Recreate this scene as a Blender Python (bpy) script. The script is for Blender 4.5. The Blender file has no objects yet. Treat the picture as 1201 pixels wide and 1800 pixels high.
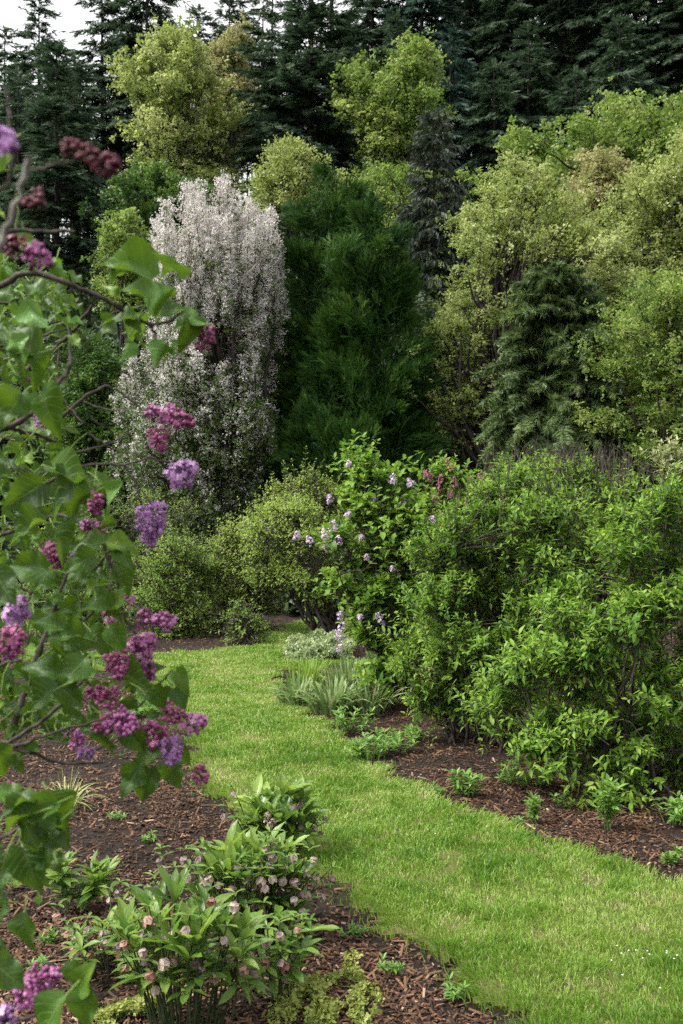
import bpy, math
import numpy as np
from mathutils import Vector

# ------------------------------------------------------------------ camera, sky, sun
scene = bpy.context.scene
COL = scene.collection
EYE = 1.6
F = 1750.0          # focal length in photograph pixels (35 mm on a 36 mm tall frame)

cam_d = bpy.data.cameras.new("camera")
cam_d.sensor_fit = 'VERTICAL'
cam_d.sensor_height = 36.0
cam_d.sensor_width = 24.0
cam_d.lens = 35.0
cam_d.clip_end = 600.0
cam_d.clip_start = 0.05
cam_d.dof.use_dof = True
cam_d.dof.focus_distance = 4.6
cam_d.dof.aperture_fstop = 8.0
cam = bpy.data.objects.new("camera", cam_d)
cam.location = (0, 0, EYE)
cam.rotation_euler = (math.radians(90), 0, 0)
COL.objects.link(cam)
scene.camera = cam

SUN_EL, SUN_AZ = math.radians(54), math.radians(-100)     # azimuth from +Y, clockwise seen from above
world = bpy.data.worlds.new("World")
scene.world = world
world.use_nodes = True
wn, wl = world.node_tree.nodes, world.node_tree.links
bg = wn["Background"]
sky = wn.new("ShaderNodeTexSky")
sky.sky_type = 'NISHITA'
sky.sun_disc = False
sky.sun_elevation = SUN_EL
sky.sun_rotation = SUN_AZ
sky.air_density = 2.0
sky.dust_density = 4.0
hs = wn.new("ShaderNodeHueSaturation")
hs.inputs["Saturation"].default_value = 0.06
wl.new(sky.outputs[0], hs.inputs["Color"])
wl.new(hs.outputs[0], bg.inputs["Color"])
bg.inputs["Strength"].default_value = 0.15

sun_d = bpy.data.lights.new("sun", 'SUN')
sun_d.energy = 1.9
sun_d.angle = math.radians(12)
sun_d.color = (1.0, 0.95, 0.86)
sun = bpy.data.objects.new("sun", sun_d)
sd = Vector((math.sin(SUN_AZ) * math.cos(SUN_EL), math.cos(SUN_AZ) * math.cos(SUN_EL), math.sin(SUN_EL)))
sun.rotation_euler = sd.to_track_quat('Z', 'Y').to_euler()
COL.objects.link(sun)

vs = scene.view_settings
vs.view_transform = 'Standard'
vs.look = 'None'
vs.exposure = 1.38
vs.gamma = 1.0
scene.render.engine = 'CYCLES'
cy = scene.cycles
cy.max_bounces = 5
cy.diffuse_bounces = 3
cy.glossy_bounces = 2
cy.transmission_bounces = 3
cy.transparent_max_bounces = 4
cy.use_denoising = False
cy.caustics_reflective = False
cy.caustics_refractive = False

# ------------------------------------------------------------------ helpers
def RNG(s):
    return np.random.default_rng(s)

def nrm(a):
    return a / np.maximum(np.linalg.norm(a, axis=-1, keepdims=True), 1e-9)

def at(px, py, d):
    """the point d metres ahead that lies on a line of sight"""
    return np.array([(px - 600.5) / F * d, d, EYE + (900 - py) / F * d])

def smooth(a, b, x):
    t = np.clip((x - a) / (b - a), 0, 1)
    return t * t * (3 - 2 * t)

def hz(x, y):
    """height of the ground"""
    x = np.asarray(x, float); y = np.asarray(y, float)
    base = 0.03 * np.clip(y - 14, 0, None) * smooth(14, 20, y)
    slope = 0.47 * np.clip(y - 23, 0, 42)
    slope = slope * smooth(22, 27, y)
    ridge = -0.05 * np.clip(y - 66, 0, None)
    tilt = 1 + 0.011 * np.clip(x, -40, 40)
    return (base + slope) * tilt + ridge

class MB:
    def __init__(s):
        s.v, s.f3, s.f4, s.r, s.u, s.n = [], [], [], [], [], 0

    def add(s, V, f3=None, f4=None, rnd=0.5, uv=None):
        V = np.asarray(V, float)
        if f3 is not None and len(f3): s.f3.append(np.asarray(f3, np.int64) + s.n)
        if f4 is not None and len(f4): s.f4.append(np.asarray(f4, np.int64) + s.n)
        s.v.append(V)
        s.r.append(np.broadcast_to(np.asarray(rnd, float), (len(V),)))
        s.u.append(np.zeros((len(V), 2)) if uv is None else np.asarray(uv, float))
        s.n += len(V)

    def inst(s, T, pos, R, sc, rnd):
        """one copy of template T = (V, f3, f4, uv) for every position"""
        V, f3, f4, uv = T
        N, k = len(pos), len(V)
        if N == 0: return
        sc = np.asarray(sc, float)
        if sc.ndim == 1: sc = np.repeat(sc[:, None], 3, 1)
        P = np.einsum('nij,nkj->nki', R, V[None] * sc[:, None, :]) + pos[:, None, :]
        off = (np.arange(N) * k)[:, None, None]
        a3 = (f3[None] + off).reshape(-1, 3) if len(f3) else None
        a4 = (f4[None] + off).reshape(-1, 4) if len(f4) else None
        s.add(P.reshape(-1, 3), a3, a4, np.repeat(rnd, k), np.tile(uv, (N, 1)))

    def tubes(s, P, rad, sides=5, rnd=0.5):
        """N tubes of the same number of points: P (N,M,3), rad (N,M)"""
        P = np.asarray(P, float)
        if P.ndim == 2: P = P[None]; rad = np.asarray(rad, float)[None]
        N, M, _ = P.shape
        rad = np.broadcast_to(rad, (N, M))
        T = np.gradient(P, axis=1)
        T = nrm(T)
        ref = np.where(np.abs(T[:, :1, 2:3]) > 0.8, np.array([1.0, 0.2, 0]), np.array([0, 0.1, 1.0]))
        A = nrm(np.cross(T, np.broadcast_to(ref, T.shape)))
        B = np.cross(T, A)
        ang = np.arange(sides) / sides * 2 * np.pi
        ring = (np.cos(ang)[None, None, :, None] * A[:, :, None, :] + np.sin(ang)[None, None, :, None] * B[:, :, None, :])
        V = P[:, :, None, :] + ring * rad[:, :, None, None]
        i = np.arange(M - 1)[:, None] * sides
        j = np.arange(sides)[None]
        j2 = (j + 1) % sides
        q = np.stack([i + j, i + j2, i + sides + j2, i + sides + j], -1).reshape(-1, 4)
        Q = (q[None] + (np.arange(N) * M * sides)[:, None, None]).reshape(-1, 4)
        u = np.zeros((N, M, sides, 2)); u[..., 1] = np.linspace(0, 1, M)[None, :, None]
        s.add(V.reshape(-1, 3), None, Q, rnd, u.reshape(-1, 2))

    def build(s, name, mat, parent=None, smooth_shade=False, loc=None):
        me = bpy.data.meshes.new(name)
        V = np.concatenate(s.v) if s.v else np.zeros((0, 3))
        org = np.array(parent['_o']) if parent is not None else np.array(loc if loc is not None else (0, 0, 0), float)
        V = V - org
        f3 = np.concatenate(s.f3) if s.f3 else np.zeros((0, 3), np.int64)
        f4 = np.concatenate(s.f4) if s.f4 else np.zeros((0, 4), np.int64)
        me.vertices.add(len(V))
        me.vertices.foreach_set("co", V.astype(np.float32).ravel())
        nl = f3.size + f4.size
        me.loops.add(nl)
        me.loops.foreach_set("vertex_index", np.concatenate([f3.ravel(), f4.ravel()]).astype(np.int32))
        me.polygons.add(len(f3) + len(f4))
        ls = np.concatenate([np.arange(len(f3)) * 3, f3.size + np.arange(len(f4)) * 4]).astype(np.int32)
        me.polygons.foreach_set("loop_start", ls)
        me.polygons.foreach_set("use_smooth", np.full(len(ls), smooth_shade, bool))
        me.update(calc_edges=True)
        a = me.attributes.new("rnd", 'FLOAT', 'POINT')
        a.data.foreach_set("value", np.concatenate(s.r).astype(np.float32))
        a = me.attributes.new("luv", 'FLOAT2', 'POINT')
        a.data.foreach_set("vector", np.concatenate(s.u).astype(np.float32).ravel())
        me.materials.append(mat)
        o = bpy.data.objects.new(name, me)
        COL.objects.link(o)
        if parent is not None: o.parent = parent
        else: o.location = org
        return o

def thing(name, label, cat, loc, group=None):
    o = bpy.data.objects.new(name, None)
    o.empty_display_size = 0.1
    o.location = loc
    o['label'] = label; o['category'] = cat
    if group: o['group'] = group
    o['_o'] = [float(c) for c in loc]
    COL.objects.link(o)
    return o

def tag(o, label=None, cat=None, group=None, kind=None):
    if label: o['label'] = label
    if cat: o['category'] = cat
    if group: o['group'] = group
    if kind: o['kind'] = kind
    return o

def copy_thing(root, loc, rz=0, sc=1.0, label=None):
    r = root.copy(); COL.objects.link(r)
    r.location = loc; r.rotation_euler = (0, 0, rz); r.scale = (sc, sc, sc) if np.isscalar(sc) else sc
    if label: r['label'] = label
    for ch in list(root.children):
        c = ch.copy(); COL.objects.link(c); c.parent = r
        for g in list(ch.children):
            d = g.copy(); COL.objects.link(d); d.parent = c
    return r

def frames(d, n):
    y = nrm(d); x = nrm(np.cross(y, n)); z = np.cross(x, y)
    return np.stack([x, y, z], -1)

def rdir(rng, n, up=0.0):
    v = rng.normal(size=(n, 3)); v = nrm(v); v[:, 2] += up
    return nrm(v)

def bez(A, B, C, n):
    t = np.linspace(0, 1, n)[None, :, None]
    return (1 - t) ** 2 * A[:, None] + 2 * t * (1 - t) * B[:, None] + t ** 2 * C[:, None]

def inside(poly, x, y):
    c = np.zeros(len(x), bool); n = len(poly); j = n - 1
    for i in range(n):
        xi, yi = poly[i]; xj, yj = poly[j]
        with np.errstate(divide='ignore', invalid='ignore'):
            c ^= ((yi > y) != (yj > y)) & (x < (xj - xi) * (y - yi) / (yj - yi + 1e-12) + xi)
        j = i
    return c

def vnoise(x, y, seed=0):
    """cheap smooth noise, about 0..1"""
    r = RNG(seed); v = np.zeros_like(x)
    for _ in range(9):
        a = r.uniform(0, 2 * np.pi); f = r.uniform(0.6, 1.6); p = r.uniform(0, 6.3)
        v += np.sin(f * (np.cos(a) * x + np.sin(a) * y) + p)
    return np.clip(0.5 + v / 6.0, 0, 1)

def fbm(x, y, seed=0, oct=3):
    """lattice noise, about 0..1"""
    r = RNG(seed); tot = np.zeros_like(x); amp = 1.0; s = 0.0
    for o in range(oct):
        tb = r.uniform(size=4096)
        a = r.uniform(0, 6.28); c, d = math.cos(a), math.sin(a)
        u = (x * c - y * d) * 2 ** o + r.uniform(0, 50) + 500; v = (x * d + y * c) * 2 ** o + r.uniform(0, 50) + 500
        i = np.floor(u).astype(int); j = np.floor(v).astype(int); fu = u - i; fv = v - j
        fu = fu * fu * (3 - 2 * fu); fv = fv * fv * (3 - 2 * fv)
        h = lambda p, q: tb[(p * 73 + q * 1931) % 4096]
        tot += amp * ((h(i, j) * (1 - fu) + h(i + 1, j) * fu) * (1 - fv) + (h(i, j + 1) * (1 - fu) + h(i + 1, j + 1) * fu) * fv)
        s += amp; amp *= .6
    return np.clip((tot / s - .5) * 1.5 + .5, 0, 1)

# ------------------------------------------------------------------ leaf templates
def grid_leaf(prof, nx=4, ny=6, fold=0.25, curl=0.25, wave=0.0, lobe=0.0, ph=0.0):
    t = np.linspace(0, 1, ny + 1)
    w = np.interp(t, prof[0], prof[1])
    u = np.linspace(-1, 1, nx + 1)
    Tt, U = np.meshgrid(t, u, indexing='ij')
    W = w[:, None]
    X = U * W
    Y = Tt - lobe * np.abs(U) ** 1.5 * np.exp(-Tt * 7)
    Z = fold * np.abs(X) - curl * Tt ** 2 + wave * np.sin(9 * Tt + ph + 2 * np.sign(U)) * np.abs(U) * W * 2
    V = np.stack([X, Y, Z], -1).reshape(-1, 3)
    i, j = np.meshgrid(np.arange(ny), np.arange(nx), indexing='ij')
    a = i * (nx + 1) + j
    f4 = np.stack([a, a + 1, a + nx + 2, a + nx + 1], -1).reshape(-1, 4)
    uv = np.stack([U, Tt], -1).reshape(-1, 2)
    return V, np.zeros((0, 3), int), f4, uv

P_HEART = ([0, .06, .16, .3, .45, .6, .75, .88, .96, 1], [.10, .30, .41, .43, .385, .30, .19, .085, .03, .004])
P_ELL = ([0, .15, .35, .6, .82, 1], [.01, .12, .2, .18, .09, .003])
P_LANCE = ([0, .2, .5, .75, .92, 1], [.02, .09, .145, .125, .06, .003])
P_OVAL = ([0, .15, .4, .7, .9, 1], [.02, .2, .3, .25, .12, .005])

def diamond(w=0.3, droop=0.2, fold=0.08):
    V = np.array([[0, 0, 0], [-w, .45, -fold], [w, .45, -fold], [0, 1, -droop], [0, .5, 0.02]])
    f3 = np.array([[0, 4, 1], [0, 2, 4], [1, 4, 3], [4, 2, 3]])
    return V, f3, np.zeros((0, 4), int), np.array([[0, 0], [-1, .45], [1, .45], [0, 1], [0, .5]], float)

def kite(w=0.3, droop=0.15):
    V = np.array([[0, 0, 0], [-w, .5, -.03], [w, .5, -.03], [0, 1, -droop]])
    return V, np.array([[0, 2, 1], [1, 2, 3]]), np.zeros((0, 4), int), np.array([[0, 0], [-1, .5], [1, .5], [0, 1]], float)

def join(ts):
    V, f3, f4, uv, n = [], [], [], [], 0
    for v, a, b, u in ts:
        V.append(v); uv.append(u)
        if len(a): f3.append(a + n)
        if len(b): f4.append(b + n)
        n += len(v)
    return (np.concatenate(V), np.concatenate(f3) if f3 else np.zeros((0, 3), int),
            np.concatenate(f4) if f4 else np.zeros((0, 4), int), np.concatenate(uv))

def place(T, pos, d, n, s):
    R = frames(np.array([d], float), np.array([n], float))[0]
    return ((T[0] * s) @ R.T + np.array(pos), T[1], T[2], T[3])

def tuft(rng, n=7, lf=None, size=0.5, spread=0.25, droop=0.35, up=0.5):
    """a bunch of leaves round a short shoot, unit size"""
    out = []
    lf = lf or kite(0.33, 0.2)
    for k in range(n):
        a = k * 2.4 + rng.uniform(-.4, .4)
        el = rng.uniform(-droop, up)
        d = [math.cos(a) * math.cos(el), math.sin(a) * math.cos(el), math.sin(el)]
        p = rng.normal(size=3) * spread * 0.5
        nn = rng.normal(size=3) * 0.45 + [0, 0, 1]
        out.append(place(lf, p, d, nn, size * rng.uniform(.7, 1.15)))
    return join(out)

def frond(rng, pairs=5, w=0.32, droop=0.12, narrow=0.10, fwd=0.30):
    """a flat conifer spray: a spine with side fingers"""
    V = [[-.03, 0, 0], [.03, 0, 0], [0, 1, -droop]]; f = [[0, 1, 2]]; n = 3
    for k in range(pairs):
        t = 0.08 + 0.8 * k / pairs
        for sgn in (-1, 1):
            l = w * (1 - 0.75 * t) * rng.uniform(.7, 1.2)
            z0 = -droop * t * t
            V += [[0, t - narrow * .5, z0], [0, t + narrow, z0 - .01], [sgn * l, t + fwd * rng.uniform(.7, 1.2), z0 - droop * rng.uniform(0.2, 1.4)]]
            f.append([n, n + 1, n + 2]); n += 3
    V = np.array(V)
    return V, np.array(f), np.zeros((0, 4), int), np.stack([V[:, 0] / w, V[:, 1]], -1)

# ------------------------------------------------------------------ materials
def newmat(name):
    m = bpy.data.materials.new(name); m.use_nodes = True
    nt = m.node_tree; nt.nodes.clear()
    out = nt.nodes.new("ShaderNodeOutputMaterial")
    return m, nt.nodes, nt.links, out

def ramp(N, stops):
    r = N.new("ShaderNodeValToRGB")
    e = r.color_ramp.elements
    while len(e) < len(stops): e.new(0.5)
    for k, (p, c) in enumerate(stops):
        e[k].position = p; e[k].color = (*c, 1)
    return r

def leafmat(name, stops, trans=0.3, tcol=None, rough=0.5, spec=0.35, under=None, veins=False, bump=0.0):
    """stops: list of colours spread over the leaf's own random value"""
    m, N, L, out = newmat(name)
    at_ = N.new("ShaderNodeAttribute"); at_.attribute_name = "rnd"
    cols = [(i / max(1, len(stops) - 1), c) for i, c in enumerate(stops)]
    rp = ramp(N, cols)
    L.new(at_.outputs["Fac"], rp.inputs["Fac"])
    col = rp.outputs["Color"]
    pr = N.new("ShaderNodeBsdfPrincipled")
    if veins:
        lu = N.new("ShaderNodeAttribute"); lu.attribute_name = "luv"
        sp = N.new("ShaderNodeSeparateXYZ"); L.new(lu.outputs["Vector"], sp.inputs[0])
        ab = N.new("ShaderNodeMath"); ab.operation = 'ABSOLUTE'; L.new(sp.outputs[0], ab.inputs[0])
        m1 = N.new("ShaderNodeMath"); m1.operation = 'MULTIPLY_ADD'; L.new(ab.outputs[0], m1.inputs[0]); m1.inputs[1].default_value = -0.28; L.new(sp.outputs[1], m1.inputs[2])
        m2 = N.new("ShaderNodeMath"); m2.operation = 'MULTIPLY'; L.new(m1.outputs[0], m2.inputs[0]); m2.inputs[1].default_value = 7.0
        fr = N.new("ShaderNodeMath"); fr.operation = 'PINGPONG'; L.new(m2.outputs[0], fr.inputs[0]); fr.inputs[1].default_value = 0.5
        mr = N.new("ShaderNodeMapRange"); L.new(fr.outputs[0], mr.inputs[0]); mr.inputs[1].default_value = 0.0; mr.inputs[2].default_value = 0.10; mr.inputs[3].default_value = 1.0; mr.inputs[4].default_value = 0.0
        mb = N.new("ShaderNodeMapRange"); L.new(ab.outputs[0], mb.inputs[0]); mb.inputs[1].default_value = 0.02; mb.inputs[2].default_value = 0.06; mb.inputs[3].default_value = 1.0; mb.inputs[4].default_value = 0.0
        mx = N.new("ShaderNodeMath"); mx.operation = 'MAXIMUM'; L.new(mr.outputs[0], mx.inputs[0]); L.new(mb.outputs[0], mx.inputs[1])
        sc = N.new("ShaderNodeMath"); sc.operation = 'MULTIPLY'; L.new(mx.outputs[0], sc.inputs[0]); sc.inputs[1].default_value = 0.45
        mc = N.new("ShaderNodeMixRGB"); L.new(sc.outputs[0], mc.inputs[0]); L.new(col, mc.inputs[1]); mc.inputs[2].default_value = (0.24, 0.33, 0.10, 1)
        col = mc.outputs[0]
        bp = N.new("ShaderNodeBump"); bp.inputs["Strength"].default_value = 0.5; bp.inputs["Distance"].default_value = 0.002; bp.invert = True
        L.new(mx.outputs[0], bp.inputs["Height"])
        L.new(bp.outputs[0], pr.inputs["Normal"])
        nz = N.new("ShaderNodeTexNoise"); nz.inputs["Scale"].default_value = 90
        mn = N.new("ShaderNodeMixRGB"); mn.blend_type = 'MULTIPLY'; mn.inputs[0].default_value = 0.35
        L.new(col, mn.inputs[1]); L.new(nz.outputs["Color"], mn.inputs[2]); col = mn.outputs[0]
    if under:
        ge = N.new("ShaderNodeNewGeometry")
        mu = N.new("ShaderNodeMixRGB"); L.new(ge.outputs["Backfacing"], mu.inputs[0]); L.new(col, mu.inputs[1]); mu.inputs[2].default_value = (*under, 1)
        col = mu.outputs[0]
    L.new(col, pr.inputs["Base Color"])
    pr.inputs["Roughness"].default_value = rough
    pr.inputs["Specular IOR Level"].default_value = spec
    if trans > 0:
        tr = N.new("ShaderNodeBsdfTranslucent")
        if tcol: tr.inputs["Color"].default_value = (*tcol, 1)
        else:
            hb = N.new("ShaderNodeHueSaturation"); hb.inputs["Hue"].default_value = 0.497; hb.inputs["Saturation"].default_value = 1.0; hb.inputs["Value"].default_value = 1.45
            L.new(rp.outputs["Color"], hb.inputs["Color"]); L.new(hb.outputs[0], tr.inputs["Color"])
        ms = N.new("ShaderNodeMixShader"); ms.inputs[0].default_value = trans
        L.new(pr.outputs[0], ms.inputs[1]); L.new(tr.outputs[0], ms.inputs[2]); L.new(ms.outputs[0], out.inputs[0])
    else:
        L.new(pr.outputs[0], out.inputs[0])
    return m

def barkmat(name, a, b, scale=25, rough=0.85):
    m, N, L, out = newmat(name)
    tc = N.new("ShaderNodeTexCoord")
    mp = N.new("ShaderNodeMapping"); mp.inputs["Scale"].default_value = (1, 1, 0.25)
    L.new(tc.outputs["Object"], mp.inputs[0])
    nz = N.new("ShaderNodeTexNoise"); nz.inputs["Scale"].default_value = scale; nz.inputs["Detail"].default_value = 6
    L.new(mp.outputs[0], nz.inputs["Vector"])
    rp = ramp(N, [(0.3, a), (0.7, b)]); L.new(nz.outputs["Fac"], rp.inputs[0])
    pr = N.new("ShaderNodeBsdfPrincipled"); L.new(rp.outputs[0], pr.inputs["Base Color"])
    pr.inputs["Roughness"].default_value = rough; pr.inputs["Specular IOR Level"].default_value = 0.2
    bp = N.new("ShaderNodeBump"); bp.inputs["Strength"].default_value = 0.6; bp.inputs["Distance"].default_value = 0.01
    L.new(nz.outputs["Fac"], bp.inputs["Height"]); L.new(bp.outputs[0], pr.inputs["Normal"])
    L.new(pr.outputs[0], out.inputs[0])
    return m

M = {}
M['bark'] = barkmat('dark_bark', (.018, .015, .012), (.06, .05, .042))
M['bark_grey'] = barkmat('grey_bark', (.10, .09, .08), (.26, .24, .21), 60)
M['bark_fir'] = barkmat('fir_bark', (.012, .010, .009), (.04, .034, .03))
M['twig'] = barkmat('twig_bark', (.025, .020, .016), (.085, .07, .058), 80)
M['green_stem'] = barkmat('green_stem', (.06, .11, .03), (.12, .18, .05), 60, 0.5)
M['hell_stem'] = barkmat('dark_green_stem', (.018, .028, .012), (.05, .07, .03), 60, 0.5)
M['fir'] = leafmat('fir_needles', [(.022, .044, .024), (.040, .073, .036), (.072, .112, .050)], 0.22, rough=.6, spec=.25)
M['firblue'] = leafmat('fir_blue_needles', [(.020, .050, .036), (.036, .076, .054), (.062, .108, .074)], 0.22, rough=.6, spec=.25)
M['cypress'] = leafmat('cypress_fronds', [(.012, .042, .007), (.034, .086, .013), (.105, .180, .033)], 0.2, rough=.6, spec=.12)
M['hemlock'] = leafmat('hemlock_needles', [(.034, .066, .022), (.066, .110, .032), (.13, .18, .052)], 0.28, rough=.5)
M['greycon'] = leafmat('grey_needles', [(.024, .038, .024), (.042, .060, .038), (.07, .092, .056)], 0.12, rough=.6)
M['maple_y'] = leafmat('yellow_maple_leaf', [(.115, .17, .03), (.245, .30, .08), (.39, .43, .17)], 0.4, rough=.5)
M['maple_g'] = leafmat('green_maple_leaf', [(.075, .14, .02), (.16, .24, .045), (.30, .36, .10)], 0.4, rough=.5)
M['maple_tan'] = leafmat('tan_spring_leaf', [(.15, .17, .05), (.30, .29, .12), (.42, .39, .20)], 0.35, rough=.55)
M['green_tree'] = leafmat('green_tree_leaf', [(.03, .075, .012), (.06, .13, .02), (.12, .20, .035)], 0.35, rough=.5)
M['shrub'] = leafmat('shrub_leaf', [(.050, .125, .013), (.125, .235, .024), (.26, .37, .060)], 0.38, rough=.52, spec=.25)
M['shrub_l'] = leafmat('light_shrub_leaf', [(.11, .19, .025), (.22, .32, .05), (.34, .42, .10)], 0.46, rough=.5)
M['shrub_d'] = leafmat('dull_shrub_leaf', [(.085, .165, .022), (.17, .28, .04), (.28, .38, .075)], 0.48, rough=.55)
M['pale'] = leafmat('pale_leaf', [(.16, .22, .07), (.30, .34, .14), (.42, .43, .24)], 0.35, rough=.5)
M['blossom'] = leafmat('white_blossom', [(.48, .45, .43), (.60, .57, .545), (.72, .695, .67)], 0.3, tcol=(.66, .62, .56), rough=.6, spec=.15)
M['blossom_leaf'] = leafmat('blossom_tree_leaf', [(.04, .085, .015), (.08, .13, .03), (.15, .19, .06)], 0.35)
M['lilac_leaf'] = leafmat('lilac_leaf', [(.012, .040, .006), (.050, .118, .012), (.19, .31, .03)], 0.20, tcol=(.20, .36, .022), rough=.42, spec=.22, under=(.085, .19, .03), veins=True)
M['hell_leaf'] = leafmat('hellebore_leaf', [(.035, .095, .014), (.10, .20, .025), (.24, .35, .05)], 0.35, rough=.38, spec=.45, under=(.13, .22, .06), veins=True)
M['hell_sepal'] = leafmat('hellebore_sepal', [(.32, .25, .23), (.45, .36, .32), (.55, .45, .38)], 0.35, tcol=(.44, .36, .29), rough=.55)
M['hell_red'] = leafmat('hellebore_red_sepal', [(.26, .13, .11), (.38, .21, .17), (.46, .31, .26)], 0.35, tcol=(.42, .22, .16), rough=.55)
M['hell_dark'] = leafmat('hellebore_dusky_sepal', [(.12, .085, .08), (.20, .14, .13), (.30, .23, .21)], 0.3, rough=.55)
M['lil_bud'] = leafmat('lilac_bud', [(.16, .03, .08), (.31, .075, .185), (.48, .21, .33)], 0.2, rough=.5)
M['lil_dark'] = leafmat('dark_lilac_bud', [(.06, .012, .018), (.14, .03, .045), (.26, .08, .10)], 0.2, rough=.5)
M['lil_open'] = leafmat('lilac_petal', [(.22, .09, .24), (.38, .19, .41), (.56, .38, .58)], 0.3, rough=.5)
M['lil_mid'] = leafmat('lilac_half_open', [(.20, .045, .13), (.36, .12, .28), (.54, .29, .46)], 0.25, rough=.5)
M['lil_pale'] = leafmat('pale_lilac_petal', [(.34, .25, .38), (.48, .37, .50), (.60, .50, .60)], 0.3, rough=.5)
M['lil_pink'] = leafmat('magenta_lilac_petal', [(.24, .06, .12), (.38, .13, .21), (.48, .24, .32)], 0.3, rough=.5)
M['strap'] = leafmat('strap_leaf', [(.06, .13, .03), (.16, .24, .07), (.34, .38, .20)], 0.3, rough=.45)
M['tuft'] = leafmat('pale_tuft_blade', [(.16, .22, .06), (.30, .36, .12), (.42, .44, .2)], 0.3, rough=.45)
M['mat'] = leafmat('mat_leaf', [(.10, .17, .06), (.20, .27, .11), (.34, .38, .20)], 0.3)
M['golden'] = leafmat('golden_creeper_leaf', [(.11, .16, .025), (.22, .27, .05), (.34, .37, .11)], 0.35)
M['weed'] = leafmat('weed_leaf', [(.05, .13, .02), (.10, .21, .035), (.20, .32, .07)], 0.35)
M['grass'] = leafmat('grass_blade', [(.045, .125, .012), (.115, .225, .022), (.205, .31, .048), (.35, .37, .15)], 0.35, rough=.45, spec=.3)
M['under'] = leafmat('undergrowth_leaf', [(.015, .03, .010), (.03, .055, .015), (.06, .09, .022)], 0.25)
M['chip'] = leafmat('bark_chip', [(.013, .008, .006), (.040, .022, .013), (.100, .050, .027), (.16, .088, .050), (.30, .215, .15)], 0.0, rough=.75, spec=.25)
M['daisy'] = leafmat('daisy_petal', [(.55, .55, .52), (.6, .6, .58)], 0.1)
M['dead'] = leafmat('withered_seedhead', [(.09, .035, .02), (.15, .06, .035), (.22, .10, .06)], 0.1, rough=.8)

def groundmat():
    m, N, L, out = newmat('garden_soil')
    tc = N.new("ShaderNodeTexCoord")
    n1 = N.new("ShaderNodeTexNoise"); n1.inputs["Scale"].default_value = 40; n1.inputs["Detail"].default_value = 8; n1.inputs["Roughness"].default_value = .7
    n2 = N.new("ShaderNodeTexNoise"); n2.inputs["Scale"].default_value = 1.1; n2.inputs["Detail"].default_value = 3
    L.new(tc.outputs["Object"], n1.inputs[0]); L.new(tc.outputs["Object"], n2.inputs[0])
    r1 = ramp(N, [(.3, (.008, .006, .005)), (.55, (.028, .018, .012)), (.75, (.075, .042, .026))])
    L.new(n1.outputs[0], r1.inputs[0])
    r2 = ramp(N, [(.35, (.45, .45, .45)), (.65, (1, 1, 1))]); L.new(n2.outputs[0], r2.inputs[0])
    mx = N.new("ShaderNodeMixRGB"); mx.blend_type = 'MULTIPLY'; mx.inputs[0].default_value = 1
    L.new(r1.outputs[0], mx.inputs[1]); L.new(r2.outputs[0], mx.inputs[2])
    pr = N.new("ShaderNodeBsdfPrincipled"); pr.inputs["Roughness"].default_value = .9; pr.inputs["Specular IOR Level"].default_value = .2
    L.new(mx.outputs[0], pr.inputs["Base Color"])
    bp = N.new("ShaderNodeBump"); bp.inputs["Strength"].default_value = 1; bp.inputs["Distance"].default_value = .02
    L.new(n1.outputs[0], bp.inputs["Height"]); L.new(bp.outputs[0], pr.inputs["Normal"])
    L.new(pr.outputs[0], out.inputs[0])
    return m

def lawnmat():
    m, N, L, out = newmat('lawn_turf')
    tc = N.new("ShaderNodeTexCoord")
    n1 = N.new("ShaderNodeTexNoise"); n1.inputs["Scale"].default_value = 2.2; n1.inputs["Detail"].default_value = 5
    n2 = N.new("ShaderNodeTexNoise"); n2.inputs["Scale"].default_value = 120; n2.inputs["Detail"].default_value = 4
    L.new(tc.outputs["Object"], n1.inputs[0]); L.new(tc.outputs["Object"], n2.inputs[0])
    r1 = ramp(N, [(.3, (.055, .060, .018)), (.5, (.085, .095, .028)), (.7, (.13, .12, .05))]); L.new(n1.outputs[0], r1.inputs[0])
    r2 = ramp(N, [(.3, (.35, .35, .35)), (.7, (1, 1, 1))]); L.new(n2.outputs[0], r2.inputs[0])
    mx = N.new("ShaderNodeMixRGB"); mx.blend_type = 'MULTIPLY'; mx.inputs[0].default_value = .8
    L.new(r1.outputs[0], mx.inputs[1]); L.new(r2.outputs[0], mx.inputs[2])
    pr = N.new("ShaderNodeBsdfPrincipled"); pr.inputs["Roughness"].default_value = .9; pr.inputs["Specular IOR Level"].default_value = .1
    L.new(mx.outputs[0], pr.inputs["Base Color"])
    L.new(pr.outputs[0], out.inputs[0])
    return m
M['ground'] = groundmat(); M['lawn'] = lawnmat()

# ------------------------------------------------------------------ the ground, the lawn path, grass and bark chips
def soil_z(x, y):
    return hz(x, y) + (vnoise(x * 3, y * 3, 4) - .5) * .022 + (vnoise(x * 9, y * 9, 5) - .5) * .008 - .018

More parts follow.
